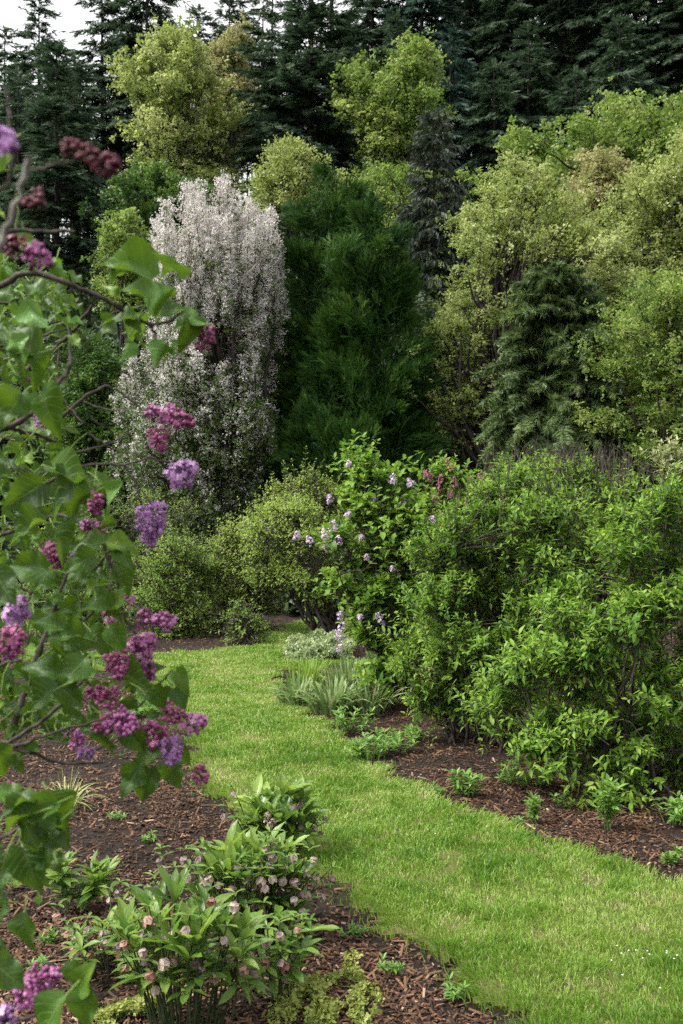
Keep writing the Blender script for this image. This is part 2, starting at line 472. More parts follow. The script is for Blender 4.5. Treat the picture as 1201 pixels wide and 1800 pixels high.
def build_ground():
    ys = np.concatenate([np.arange(-8, 16, .12), np.arange(16, 40, .5), np.arange(40, 90, 1.5), np.linspace(90, 400, 24)])
    xs = np.concatenate([np.linspace(-300, -40, 12), np.arange(-38, -6, 1.5), np.arange(-6, 6, .12), np.arange(6, 40, 1.5), np.linspace(42, 300, 12)])
    X, Y = np.meshgrid(xs, ys)
    Z = soil_z(X, Y)
    ins = inside(LAWN, X.ravel(), Y.ravel()).reshape(X.shape)
    Z = np.where(ins, np.minimum(Z, -.018), Z)
    V = np.stack([X, Y, Z], -1).reshape(-1, 3)
    ny, nx = X.shape
    i, j = np.meshgrid(np.arange(ny - 1), np.arange(nx - 1), indexing='ij')
    a = i * nx + j
    f4 = np.stack([a, a + 1, a + nx + 1, a + nx], -1).reshape(-1, 4)
    mb = MB(); mb.add(V, None, f4)
    tag(mb.build('ground', M['ground'], smooth_shade=True), kind='structure')

def gp(px, py):
    d = EYE * F / (py - 900)
    return ((px - 600.5) / F * d, d)

LAWN_PX = [(1000, 1990), (905, 1800), (850, 1745), (790, 1695), (735, 1655), (690, 1628), (650, 1600), (610, 1572), (575, 1545), (520, 1500), (450, 1450), (400, 1415), (372, 1396),
           (352, 1365), (345, 1320), (335, 1285), (310, 1248), (285, 1215), (255, 1190), (180, 1175), (60, 1165), (-120, 1160), (-120, 1148), (60, 1149), (200, 1149), (275, 1148), (350, 1143),
           (400, 1138), (440, 1134), (470, 1116), (495, 1104), (520, 1094), (545, 1088), (580, 1084), (700, 1082), (760, 1085), (760, 1100), (650, 1112), (610, 1126), (575, 1136), (520, 1148), (480, 1156),
           (620, 1160), (700, 1163), (700, 1170), (620, 1168), (520, 1170), (492, 1176), (486, 1195), (494, 1212), (520, 1236), (545, 1255), (570, 1268), (600, 1290), (628, 1316), (650, 1330), (680, 1352),
           (700, 1366), (745, 1388), (790, 1406), (840, 1430), (900, 1452), (960, 1474), (1050, 1502), (1120, 1525), (1201, 1548), (1320, 1580), (1700, 1680), (2400, 1990)]
LAWN = [gp(*p) for p in LAWN_PX]

def on_lawn(x, y, grow=0.0):
    """inside the lawn, with an irregular hand-cut edge"""
    wx = (vnoise(x * 14, y * 14, 27) - .5) * .12 + (vnoise(x * 41, y * 41, 29) - .5) * .07
    wy = (vnoise(x * 14 + 9, y * 14, 28) - .5) * .14
    return inside(LAWN, x + wx, y + wy)

def build_lawn():
    c = .035
    xs = np.arange(-6.5, 6.5, c); ys = np.arange(1.7, 15, c)
    X, Y = np.meshgrid(xs, ys)
    ok = on_lawn((X + c / 2).ravel(), (Y + c / 2).ravel()).reshape(X.shape)[:-1, :-1]
    ny, nx = X.shape
    ii, jj = np.nonzero(ok)
    a = ii * nx + jj
    q = np.stack([a, a + 1, a + nx + 1, a + nx], -1)
    used, inv = np.unique(q, return_inverse=True)
    V = np.stack([X.ravel()[used], Y.ravel()[used], -.010 + 0 * X.ravel()[used]], -1)
    V[:, :2] += RNG(14).normal(size=(len(V), 2)) * .006
    Q = inv.reshape(q.shape)
    # a turf edge going down into the soil all round
    E = np.concatenate([Q[:, [0, 1]], Q[:, [1, 2]], Q[:, [2, 3]], Q[:, [3, 0]]])
    _, first, cnt = np.unique(np.sort(E, 1), axis=0, return_index=True, return_counts=True)
    E = E[first[cnt == 1]]
    A, B = V[E[:, 0]], V[E[:, 1]]
    dn = np.array([0, 0, .07])
    S = np.stack([A, A - dn, B - dn, B], 1).reshape(-1, 3)
    mb = MB(); mb.add(V, None, Q)
    mb.add(S, None, np.arange(len(S)).reshape(-1, 4))
    tag(mb.build('lawn', M['lawn']), kind='structure')

def edge_dist(x, y, vec=False):
    P = np.array(LAWN); Q = np.roll(P, -1, 0)
    d = np.full(len(x), 9.0); near = np.zeros((len(x), 2))
    p = np.stack([x, y], -1)
    for a, b in zip(P, Q):
        ab = b - a; t = np.clip(((p - a) @ ab) / max(ab @ ab, 1e-9), 0, 1)
        w = (a + t[:, None] * ab) - p; dd = np.linalg.norm(w, axis=1)
        m_ = dd < d
        near[m_] = w[m_]; d[m_] = dd[m_]
    return (d, near) if vec else d

def build_grass():
    rng = RNG(12)
    xs, ys = [], []
    for (y0, y1, dens) in ((1.9, 2.5, 9000), (2.5, 4.2, 26000), (4.2, 6, 17000), (6, 9, 10000), (9, 15, 5200)):
        hw = 600 / F * y1 * 1.35 + .2
        n = int(dens * (y1 - y0) * 2 * hw)
        x = rng.uniform(-hw, hw, n); y = rng.uniform(y0, y1, n)
        keep = on_lawn(x + rng.normal(size=n) * np.where(rng.uniform(size=n) < .25, .06, .02), y + rng.normal(size=n) * np.where(rng.uniform(size=n) < .25, .06, .02)); xs.append(x[keep]); ys.append(y[keep])
    x = np.concatenate(xs); y = np.concatenate(ys); n = len(x)
    big = fbm(x * 6, y * 6, 21, 4); fine = fbm(x * 22, y * 22, 22); wide = fbm(x * 1.5, y * 1.5, 24)
    ed, nv = edge_dist(x, y, True)
    nv = nrm(nv) * np.where(inside(LAWN, x, y), 1, -1)[:, None]
    edge = np.exp(-ed / .06)
    thin = fbm(x * 8 + 3, y * 8, 25)
    keep = rng.uniform(size=n) < np.clip(1.3 - .85 * (thin > .70), .3, 1)
    # direction: mostly leaning, combed by patches
    az = fbm(x * 5, y * 5, 23) * 12 + rng.normal(size=n) * 1.4
    lean = rng.uniform(.25, 1.15, n) * (1 - .3 * edge)
    L = (.012 + .014 * rng.uniform(size=n) + .040 * smooth(.45, .9, big) * fine + .024 * edge * rng.uniform(size=n) ** 2) * rng.uniform(.6, 1.3, n)
    w = .0016 + .00055 * np.maximum(y - 2.5, 0)
    hx = np.cos(az) * (1 - edge) + nv[:, 0] * edge * 1.5; hy = np.sin(az) * (1 - edge) + nv[:, 1] * edge * 1.5
    d0 = np.stack([hx * .4 * lean, hy * .4 * lean, np.ones(n)], -1); d0 = nrm(d0)
    d1 = np.stack([hx * 1.35 * lean, hy * 1.35 * lean, (.75 - .6 * edge)], -1); d1 = nrm(d1)
    p0 = np.stack([x, y, np.full(n, -.006)], -1)
    p1 = p0 + d0 * (L * .55)[:, None]; p2 = p1 + d1 * (L * .6)[:, None]
    ta = rng.uniform(0, np.pi, n)
    side = np.stack([np.cos(ta), np.sin(ta) * .5, np.zeros(n)], -1)
    s = side * w[:, None]
    V = np.stack([p0 - s, p0 + s, p1 + s * .8, p1 - s * .8, p2], 1)[keep]
    r = np.clip(.16 + .46 * (1 - big) + .40 * (wide - .4) + .25 * (thin > .70) + (rng.uniform(size=n) < .05) * .5 + rng.normal(size=n) * .15 + .08 * edge + .10 * smooth(6, 10, y), 0, 1)[keep]
    m = len(V); o = np.arange(m)[:, None] * 5
    mb = MB()
    mb.add(V.reshape(-1, 3), o + np.array([[3, 2, 4]]), o + np.array([[0, 1, 2, 3]]), np.repeat(r, 5))
    tag(mb.build('grass', M['grass']), 'short bright green lawn grass of the winding path', 'grass', kind='stuff')

def chip_T():
    # a split bark chip: tapered, slightly bent slab
    V = np.array([[-.5, -.5, 0], [.4, -.5, 0], [.5, .5, 0], [-.35, .5, 0], [-.42, -.45, 1], [.3, -.4, .9], [.4, .42, 1], [-.3, .5, .8]])
    f4 = np.array([[4, 5, 6, 7], [0, 1, 5, 4], [1, 2, 6, 5], [2, 3, 7, 6], [3, 0, 4, 7]])
    return V, np.zeros((0, 3), int), f4, V[:, :2]

def build_chips():
    rng = RNG(13)
    xs, ys = [], []
    for (y0, y1, dens) in ((2.2, 4, 11500), (4, 6, 7000), (6, 9, 2600), (9, 15, 500)):
        hw = 600 / F * y1 * 1.3 + .2
        n = int(dens * (y1 - y0) * 2 * hw)
        x = rng.uniform(-hw, hw, n); y = rng.uniform(y0, y1, n)
        ins = on_lawn(x, y)
        ed = edge_dist(x, y)
        cover = fbm(x * 2.5, y * 2.5, 31) + .35 * fbm(x * 9, y * 9, 32)
        keep = ~ins & (ed > .03 * rng.uniform(size=n)) & (rng.uniform(size=n) < np.clip(cover * 1.7 - .35, .25, 1)) & (rng.uniform(size=n) < smooth(0, .3, ed) * .65 + .35)
        xs.append(x[keep]); ys.append(y[keep])
    x = np.concatenate(xs); y = np.concatenate(ys); n = len(x)
    a = rng.uniform(0, 2 * np.pi, n)
    tilt = rng.normal(size=n) * .3
    d = np.stack([np.cos(a), np.sin(a), tilt], -1)
    up = np.stack([rng.normal(size=n) * .3, rng.normal(size=n) * .3, np.ones(n)], -1)
    k = rng.uniform(size=n)
    L = np.where(k < .88, rng.uniform(.005, .020, n), rng.uniform(.02, .07, n)) * (1 + .05 * y)
    W = np.clip(L * rng.uniform(.10, .55, n), .0018, .009) * (1 + .05 * y)
    T = rng.uniform(.001, .004, n)
    z = soil_z(x, y) + rng.uniform(-.002, .011, n)
    # frames expects length along y: scale (width, length, thickness)
    R = frames(d, up)
    red = fbm(x * 1.8, y * 1.8, 33)
    rr = np.clip(rng.beta(1.3, 2.1, n) * .9 + .25 * (red - .4) + (rng.uniform(size=n) < .05) * .4, 0, 1)
    mb = MB(); mb.inst(chip_T(), np.stack([x, y, z], -1), R, np.stack([W, L, T], -1), rr)
    tag(mb.build('bark_mulch', M['chip']), 'reddish brown bark chips spread over the planting beds', 'mulch', kind='stuff')

build_ground(); build_lawn(); build_grass(); build_chips()

# ------------------------------------------------------------------ crowns from silhouettes that have real depth
def seed_of(rows):
    return (rows[0][0] * 7 + rows[1][1] * 3) % 31

def vol(rows, D, n, rng, depth=0.9, shell=0.55, rag=0.42):
    """n points in a rounded body whose width at every height follows rows (y, x left, x right in photograph pixels) at distance D"""
    r = np.array(rows, float); r = r[np.argsort(r[:, 0])]
    yy = np.linspace(r[0, 0], r[-1, 0], 200)
    xl = np.interp(yy, r[:, 0], r[:, 1]); xr = np.interp(yy, r[:, 0], r[:, 2])
    w = (xr - xl) + 3; c = np.cumsum(w); c /= c[-1]
    k = np.searchsorted(c, rng.uniform(size=n))
    k = np.clip(k, 0, 199)
    y = yy[k] + rng.uniform(-.5, .5, n) * (yy[1] - yy[0])
    a = rng.uniform(0, 2 * np.pi, n)
    rad = rng.uniform(size=n) ** shell
    hw = (xr[k] - xl[k]) / 2; cx = (xr[k] + xl[k]) / 2
    hw = hw * (1.01 - rag * .5 + rag * vnoise(a * 2.2 + seed_of(rows), y * .03, int(rows[0][1]) % 97 + 200))
    px = cx + np.cos(a) * rad * hw
    dep = np.sin(a) * rad * hw / F * D * depth
    P = np.stack([(px - 600.5) / F * D, D + dep, EYE + (900 - y) / F * D], -1)
    C = np.stack([(cx - 600.5) / F * D, np.full(n, D), P[:, 2]], -1)
    return P, C

def limbs(mb, base, tips, rng, r0, r1, sides=5, rise=0.35, npts=7, spread=0.0, lo=0.15, hi=0.75, axis_top=None, start_r=None):
    """a trunk and limbs to the given tips"""
    base = np.array(base, float)
    top = np.array(axis_top, float)
    h = top[2] - base[2]
    n = len(tips)
    f = np.clip((tips[:, 2] - base[2]) / h, 0, 1.2)
    s = np.clip(f * rng.uniform(.35, .75, n), lo * .5, hi)
    wob = np.array([np.sin(s * 5 + 1), np.cos(s * 4), 0 * s]).T * 0.0
    S = base + (top - base) * s[:, None] + wob
    Bm = S * .45 + tips * .55
    Bm[:, 2] += (rng.uniform(-.05, 1, n) * rise) * np.linalg.norm(tips - S, axis=1) * .35
    Bm[:, :2] += rng.normal(size=(n, 2)) * .08 * np.linalg.norm(tips - S, axis=1)[:, None]
    P = bez(S, Bm, tips, npts)
    P[:, 1:-1] += rng.normal(size=(n, npts - 2, 3)) * .02 * np.linalg.norm(tips - S, axis=1)[:, None, None]
    rs = (start_r if start_r is not None else r0 * .45) * (1.05 - s)
    rad = rs[:, None] * np.linspace(1, 0, npts)[None] ** 1.1 + r1
    mb.tubes(P, rad, sides, rng.uniform(.2, .8))

def trunk_tube(mb, base, top, r0, r1, rng, sides=9, n=12, wob=.03):
    t = np.linspace(0, 1, n)[:, None]
    P = np.array(base) + (np.array(top) - np.array(base)) * t
    P[1:, :2] += np.cumsum(rng.normal(size=(n - 1, 2)), 0) * wob * np.linalg.norm(np.array(top) - np.array(base)) / n
    P[0, 2] -= .15
    r = r0 + (r1 - r0) * t[:, 0] ** .8
    r[0] *= 1.35; r[1] *= 1.08
    mb.tubes(P[None], r[None], sides)

def broadleaf(name, label, cat, rows, D, leaf, seed, n_cl=90, cl_r=.55, n_t=40, t_size=.34, bx=None, r0=.16, bark='bark', depth=.9,
              tlf=None, leaves=7, flat=.55, shell=.5, droop=.35, branches=90, group=None, jit=0.0, keep_low=1.0, lift=.45, leaf_sz=.5):
    rng = RNG(seed)
    cx = bx if bx is not None else (rows[-1][1] + rows[-1][2]) / 2
    X0 = (cx - 600.5) / F * D
    base = np.array([X0, D, float(hz(X0, D)) - .04])
    root = thing(name, label, cat, base, group)
    n_cl = int(n_cl * 1.25)
    Pc, Cc = vol(rows, D, n_cl, rng, depth, shell, .62)
    ys = EYE * 0 + 900 - (Pc[:, 2] - EYE) * F / D
    y0, y1 = rows[0][0], rows[-1][0]
    if keep_low < 1:
        k = rng.uniform(size=n_cl) < 1 - (1 - keep_low) * (ys - y0) / (y1 - y0)
        Pc, Cc = Pc[k], Cc[k]
    n = len(Pc)
    ctr = np.array([np.median(Pc[:, 0]), D, np.percentile(Pc[:, 2], 25)])
    outc = nrm(nrm(Pc - Cc + 1e-4) * .6 + nrm(Pc - ctr) * .6)
    axis = nrm(outc + [0, 0, lift] + rng.normal(size=(n, 3)) * .38)
    sl = cl_r * 1.7 * rng.uniform(.4, 1.35, n)
    nt = np.maximum(5, (n_t * 1.4 * (sl / (cl_r * 1.5)) ** 1.5 * rng.uniform(.55, 1.3, n)).astype(int))
    idx = np.repeat(np.arange(n), nt); N = len(idx)
    u = rng.uniform(size=N) ** .9
    lat = rng.normal(size=(N, 3)) * (.05 + .20 * np.sin(np.pi * np.clip(u * .85 + .1, 0, 1)))[:, None] * np.array([1, 1, .62])
    P = Pc[idx] + axis[idx] * (sl[idx] * (.35 - u))[:, None] + lat * sl[idx][:, None]
    out = axis[idx]
    d = nrm(lat + 1e-5)
    loose = rng.uniform(size=N) < .06
    Pl, Cl = vol(rows, D, N, rng, depth, .5)
    P[loose] = Pl[loose]
    dirv = nrm(out * .7 + d * .8 + rng.normal(size=(N, 3)) * .45 + [0, 0, .1])
    up = nrm(rng.normal(size=(N, 3)) * .45 + [0, 0, 1] + d * .3)
    clr = rng.normal(size=n) * .2
    rr = np.clip(.40 + clr[idx] + .12 * (1 - u) + rng.normal(size=N) * .17, 0, 1)
    sz = t_size * .55 * rng.uniform(.5, 1.35, N)
    crown = MB()
    v = rng.integers(0, 3, N)
    for k in range(3):
        T = tuft(rng, leaves, tlf, leaf_sz, .5, droop, .6)
        m_ = v == k
        crown.inst(T, P[m_], frames(dirv[m_], up[m_]), sz[m_], rr[m_])
    wood = MB()
    top = np.array([np.median(Pc[:, 0]) * .6 + X0 * .4, D, EYE + (900 - (y0 * .75 + y1 * .25)) / F * D])
    trunk_tube(wood, base, top, r0, r0 * .22, rng)
    sel = rng.permutation(n)[:branches]
    limbs(wood, base, (Pc - axis * sl[:, None] * .4)[sel], rng, r0, .006 + .0004 * D, 5, .5, axis_top=top)
    # twigs inside the clumps
    kk = rng.permutation(N)[:min(N, 500)]
    A = (Pc - axis * sl[:, None] * .5)[idx[kk]]; C = P[kk]
    wood.tubes(bez(A, (A + C) / 2 + rng.normal(size=A.shape) * .05, C, 4), np.linspace(.006 + .0003 * D, .003 + .0002 * D, 4)[None], 3)
    wood.build('trunk', M[bark], root, True)
    crown.build('crown', M[leaf], root)
    return root

FR = [frond(RNG(900 + k), 6, .30, .12) for k in range(3)]
FRD = [frond(RNG(910 + k), 6, .34, .42) for k in range(3)]
FRF = [frond(RNG(920 + k), 7, .20, .16, .07, .34) for k in range(3)]

def conifer_mesh(rng, H, R, cb, leaf, bark, root, step=.5, nb=6, sp_len=.55, sp_step=.16, droop=.25, tipup=.15, prof=1.0, irregular=.25, templ=None, r0=.22, thin=1.0, up0=.15, upr=.5):
    """a conifer H tall, crown radius R, crown beginning at height cb, around its own root"""
    base = np.array(root['_o'])
    templ = templ or FR
    wood, crown = MB(), MB()
    trunk_tube(wood, base, base + [0, 0, H], r0, .015, rng, 8, 14, .012)
    zs = np.arange(cb, H - .15, step)
    Z, AZ, LN = [], [], []
    for z in zs:
        f = (z - cb) / (H - cb)
        rad = R * (1 - f) ** prof * (0.55 + .45 * smooth(0, .18, f)) + .12
        k = max(3, int(round(nb * (1 - .35 * f))))
        a0 = rng.uniform(0, 6.28)
        for q in range(k):
            if rng.uniform() > thin: continue
            Z.append(z + rng.uniform(-.5, .5) * step); AZ.append(a0 + q * 6.283 / k + rng.normal() * .25)
            LN.append(rad * np.clip(1 + rng.normal() * irregular, .35, 1.5))
    Z, AZ, LN = np.array(Z), np.array(AZ), np.array(LN); n = len(Z)
    hd = np.stack([np.cos(AZ), np.sin(AZ), np.zeros(n)], -1)
    fz = (Z - cb) / (H - cb)
    u0 = up0 + .55 * fz ** 2
    t = np.linspace(0, 1, 8)
    Pz = u0[:, None] * t[None] * 1.0 - droop * t[None] ** 2 * (1 - .5 * fz[:, None]) * 1.6 + tipup * t[None] ** 4
    P = hd[:, None, :] * (t[None, :, None] * LN[:, None, None])
    P[:, :, 2] += Pz * LN[:, None]
    P += base; P[:, :, 2] += Z[:, None]
    wood.tubes(P, (LN[:, None] * .010 + .008) * np.linspace(1, .25, 8)[None], 4)
    ns = np.maximum(9, (LN / sp_step).astype(int))
    idx = np.repeat(np.arange(n), ns); N = len(idx)
    tt = rng.uniform(.12, 1.0, N) ** .8
    seg = np.clip((tt * 7).astype(int), 0, 6); fr = tt * 7 - seg
    A = P[idx, seg]; B = P[idx, seg + 1]
    pos = A + (B - A) * fr[:, None]
    tan = nrm(B - A)
    side = np.cross(tan, [0, 0, 1.0]); side = nrm(side)
    sg = np.where(rng.uniform(size=N) < .5, -1, 1)
    ang = rng.uniform(.35, 1.15, N) * (1 - .6 * (tt > .9))
    d = tan * np.cos(ang)[:, None] + side * (np.sin(ang) * sg)[:, None]
    d[:, 2] += -rng.uniform(0, .5, N) * droop * 2 + .1
    up = nrm(rng.normal(size=(N, 3)) * upr + [0, 0, 1])
    sz = sp_len * (.45 + .75 * (1 - tt) ** .7) * rng.uniform(.7, 1.3, N) * np.clip(LN[idx] / (R * .6), .68, 1.1)
    rr = np.clip(.3 + .35 * tt + rng.normal(size=N) * .16 + (rng.normal(size=n) * .1)[idx], 0, 1)
    v = rng.integers(0, 3, N)
    for k in range(3):
        m_ = v == k
        crown.inst(templ[k], pos[m_], frames(nrm(d[m_]), up[m_]), sz[m_], rr[m_])
    # leader
    crown.inst(templ[0], np.repeat((base + [0, 0, H - min(.5, sp_len * .6)])[None], 4, 0), frames(np.tile([[0.02, 0.01, 1.0]], (4, 1)), np.stack([np.cos(np.arange(4) * 1.6), np.sin(np.arange(4) * 1.6), 0 * np.arange(4)], -1)), np.full(4, min(.6, sp_len * .8)), np.full(4, .6))
    wood.build('trunk', M[bark], root, True)
    crown.build('crown', M[leaf], root)

def conifer(name, label, px, top, D, R, seed, leaf='fir', cb_y=None, H=None, **kw):
    X0 = (px - 600.5) / F * D
    z0 = float(hz(X0, D)) - .04
    zt = EYE + (900 - top) / F * D
    cb = (EYE + (900 - cb_y) / F * D - z0) if cb_y is not None else 1.0
    root = thing(name, label, 'conifer', (X0, D, z0), kw.pop('group', None))
    conifer_mesh(RNG(seed), zt - z0, R, max(.2, cb), leaf, kw.pop('bark', 'bark_fir'), root, **kw)
    return root

def lumpy_conifer(name, label, rows, D, seed, leaf='cypress', n_l=170, lump=.42, per=20, size=.30, depth=.9, bx=None):
    """a dense evergreen of plume-like lumps"""
    rng = RNG(seed)
    cx = bx if bx is not None else (rows[-1][1] + rows[-1][2]) / 2
    X0 = (cx - 600.5) / F * D
    z0 = float(hz(X0, D)) - .04
    root = thing(name, label, 'conifer', (X0, D, z0))
    Pc, Cc = vol(rows, D, n_l, rng, depth, .16, .16)
    outc = nrm((Pc - Cc) * [1, 1, 0] + [0, 0, .15] + rng.normal(size=Pc.shape) * .08)
    cr = lump * rng.uniform(.45, 1.35, n_l)
    rws = np.array(rows, float)
    hwm = np.interp(900 - (Pc[:, 2] - EYE) * F / D, rws[:, 0], (rws[:, 2] - rws[:, 1]) / 2) / F * D
    cr = np.minimum(cr, hwm * .5 + .04)
    npl = 26
    li = np.repeat(np.arange(n_l), npl); NP = len(li)
    d = nrm(rng.normal(size=(NP, 3)) + outc[li] * 1.0 + [0, 0, .3])
    tipp = Pc[li] + d * (cr[li] * rng.uniform(.4, 1.12, NP))[:, None]
    ax = nrm(d * .30 + outc[li] * .8 + [0, 0, .85] + rng.normal(size=(n_l, 3))[li] * .26 + rng.normal(size=(NP, 3)) * .26)
    pl = np.minimum(size * 1.7 * rng.uniform(.5, 1.4, NP), hwm[li] * .7 + .1)
    flatn = nrm(np.cross(ax, rng.normal(size=(NP, 3))))
    idx = np.repeat(np.arange(NP), per); N = len(idx)
    u = rng.uniform(size=N)
    sd = np.cross(ax, flatn)[idx] * np.where(rng.uniform(size=N) < .5, -1, 1)[:, None]
    P = tipp[idx] - ax[idx] * (pl[idx] * u)[:, None] + sd * (pl[idx] * u * .10)[:, None] + rng.normal(size=(N, 3)) * .02
    P[:, 2] -= .25 * pl[idx] * (1 - u) ** 2
    dirv = nrm(ax[idx] * (.9 - .3 * u)[:, None] + sd * (.15 + .45 * u)[:, None] + rng.normal(size=(N, 3)) * .14 - np.array([0, 0, .05]))
    up = nrm(flatn[idx] + rng.normal(size=(N, 3)) * .3)
    rr = np.clip(.40 + (rng.normal(size=n_l) * .10)[li][idx] + (rng.normal(size=NP) * .12)[idx] + .18 * (.5 - u) + rng.normal(size=N) * .10, 0, 1)
    sz = size * .43 * rng.uniform(.5, 1.7, N)
    crown = MB(); v = rng.integers(0, 3, N)
    for k in range(3):
        m_ = v == k
        crown.inst(FRF[k], P[m_], frames(dirv[m_], up[m_]), sz[m_], rr[m_])
    # deep interior foliage so that the middle is closed
    Pi, Ci = vol(rows, D, 9000, rng, depth, .6)
    Pi = Ci + (Pi - Ci) * .78
    crown.inst(FRF[0], Pi, frames(rdir(rng, 9000, .7), rdir(rng, 9000)), np.full(9000, size * .55), np.clip(rng.normal(size=9000) * .1 + .25, 0, 1))
    wood = MB()
    zt = EYE + (900 - rows[0][0]) / F * D
    trunk_tube(wood, (X0, D, z0), ((rows[0][1] + rows[0][2]) / 2 / F * D - 600.5 / F * D, D, zt - .3), .16, .02, rng)
    wood.build('trunk', M['bark'], root, True)
    crown.build('crown', M[leaf], root)
    return root

# ------------------------------------------------------------------ far wood on the ridge
conifer_specs = [
    # px, top y, D, R, crown base y, label
    (70, -12, 57, 3.2, 330, 'slender dark fir with a spire top beside the sky gap at the upper left corner'),
    (10, 50, 61, 2.9, 330, 'short dark fir at the left edge under the white sky'),
    (180, -60, 56, 3.0, 270, 'tall dark fir standing just right of the first sky gap'),
    (262, -120, 55, 3.3, 260, 'broad dark fir behind the top of the yellow maple, second from the sky gap'),
    (350, 8, 68, 3.6, 280, 'small distant fir seen low in the sky notch'),
    (402, -45, 69, 3.3, 270, 'tall distant fir dividing the two right-hand bits of sky'),
    (462, -20, 64, 3.0, 270, 'narrow dark fir filling the gap left of the great fir'),
    (655, -160, 63, 3.4, 235, 'dark fir behind the upright green maple, right of the great fir'),
    (742, -260, 62, 3.8, 225, 'blue-green fir above and right of the upright green maple'),
    (822, -230, 66, 3.4, 225, 'dark fir whose bare trunk stands before slits of sky on the ridge'),
    (905, -300, 60, 3.9, 235, 'dense dark fir in the middle of the black wood at the upper right'),
    (985, -260, 64, 3.4, 230, 'shaggy fir right of the middle of the black wood'),
    (1062, -320, 58, 3.9, 220, 'tall dark fir above the round green trees on the hillside'),
    (1142, -300, 57, 3.6, 210, 'dark fir near the upper right corner'),
    (1215, -320, 55, 3.4, 200, 'dark fir cut by the right edge at the top'),
    (612, 28, 56, 2.2, 300, 'smaller fir touching the right side of the great fir'),
    (700, 18, 57, 2.2, 290, 'fir with its top just inside the frame above the upright green maple'),
    (792, 62, 54, 2.2, 285, 'mid-height blue-green fir right of the upright green maple'),
    (868, 105, 52, 2.0, 290, 'lower fir standing in front of the black wood above the open maple'),
    (930, 40, 54, 2.3, 280, 'second lower fir in front of the black wood'),
    (1012, 118, 50, 2.0, 270, 'short fir rising just behind the spreading green maple'),
    (1088, 30, 52, 2.3, 240, 'mid-height fir above the spreading green maple near the right'),
    (130, 95, 52, 2.0, 340, 'fir filling the wood left of the yellow maple'),
    (30, 120, 46, 1.9, 380, 'fir low at the left edge behind the purple lilac buds'),
]
fir_roots = []
for k, (px, top, D, R, cb, lab) in enumerate(conifer_specs):
    conifer('fir_tree', lab, px, top, D, R, 300 + k, 'firblue' if px in (742, 792) else 'fir', cb,
            step=.42, nb=7, sp_len=.8, sp_step=.085, droop=.42, irregular=.34, r0=.28, thin=.95, prof=.7, up0=.05, group='dark firs of the hilltop wood')
conifer('fir_tree', 'great dark fir spreading heavy drooping boughs in the top centre', 545, -110, 46, 3.9, 330, 'fir', 330,
        step=.36, nb=8, sp_len=.7, sp_step=.07, droop=.30, irregular=.28, r0=.34, prof=.7, group='dark firs of the hilltop wood')
conifer('fir_tree', 'black-green fir behind the purple lilac buds at the left', 100, 80, 37, 2.1, 340, 'fir', 470,
        step=.36, nb=7, sp_len=.8, sp_step=.09, droop=.3, irregular=.3, r0=.2, thin=.95, prof=.7, group='dark firs of the hilltop wood')
conifer('grey_conifer', 'narrow grey-green conifer squeezed between the dark twin evergreen and the yellow maple', 763, 198, 29, 1.25, 340, 'greycon', 680,
        step=.22, nb=7, sp_len=.5, sp_step=.09, droop=.45, irregular=.22, templ=FRD, prof=.55, r0=.14)

def build_woods():
    rng = RNG(40)
    # bare trunks crowded along the ridge, and the canopy mass behind
    wood, fol = MB(), MB()
    n = 150
    x = rng.uniform(-46, 50, n); y = rng.uniform(66, 96, n)
    z = hz(x, y)
    t = np.linspace(0, 1, 6)
    P = np.stack([x[:, None] + rng.normal(size=(n, 1)) * .5 * t, y[:, None] + 0 * t, z[:, None] - .3 + np.interp(x, [-10, 2], [15, 25])[:, None] * t[None]], -1)
    wood.tubes(P, rng.uniform(.08, .26, n)[:, None] * (1 - .6 * t[None]), 6)
    wood.build('distant_trunks', M['bark_fir'])
    tag(bpy.context.scene.objects['distant_trunks'], 'crowd of far bare trunks along the ridge under the firs', 'woods', kind='stuff')
    # canopy: sprays from 8 m up, leaving the trunks bare; thins out at the left where the sky shows
    N = 24000
    k = rng.integers(0, n, N)
    hh = 4.5 + rng.uniform(size=N) ** 1.1 * 23
    maxh = np.interp(x[k], [-46, -18, -9, -5, 0, 50], [7.0, 7.5, 8, 14, 25, 25])
    hh = np.minimum(hh, maxh * rng.uniform(.75, 1, N))
    a = rng.uniform(0, 6.28, N); rad = rng.uniform(.1, 1, N) * 3.0 * np.clip(1.25 - hh / 28, .25, 1)
    pos = np.stack([x[k] + np.cos(a) * rad, y[k] + np.sin(a) * rad, z[k] + hh - .25 * rad], -1)
    d = np.stack([np.cos(a), np.sin(a), rng.uniform(-.6, .1, N)], -1)
    fol.inst(FR[0], pos, frames(nrm(d + rng.normal(size=(N, 3)) * .3), nrm(rng.normal(size=(N, 3)) * .3 + [0, 0, 1])), rng.uniform(.9, 1.9, N), np.clip(rng.normal(size=N) * .2 + .3, 0, 1))
    tag(fol.build('distant_woods', M['fir']), 'dark canopy of the far fir wood behind the single firs', 'woods', kind='stuff')

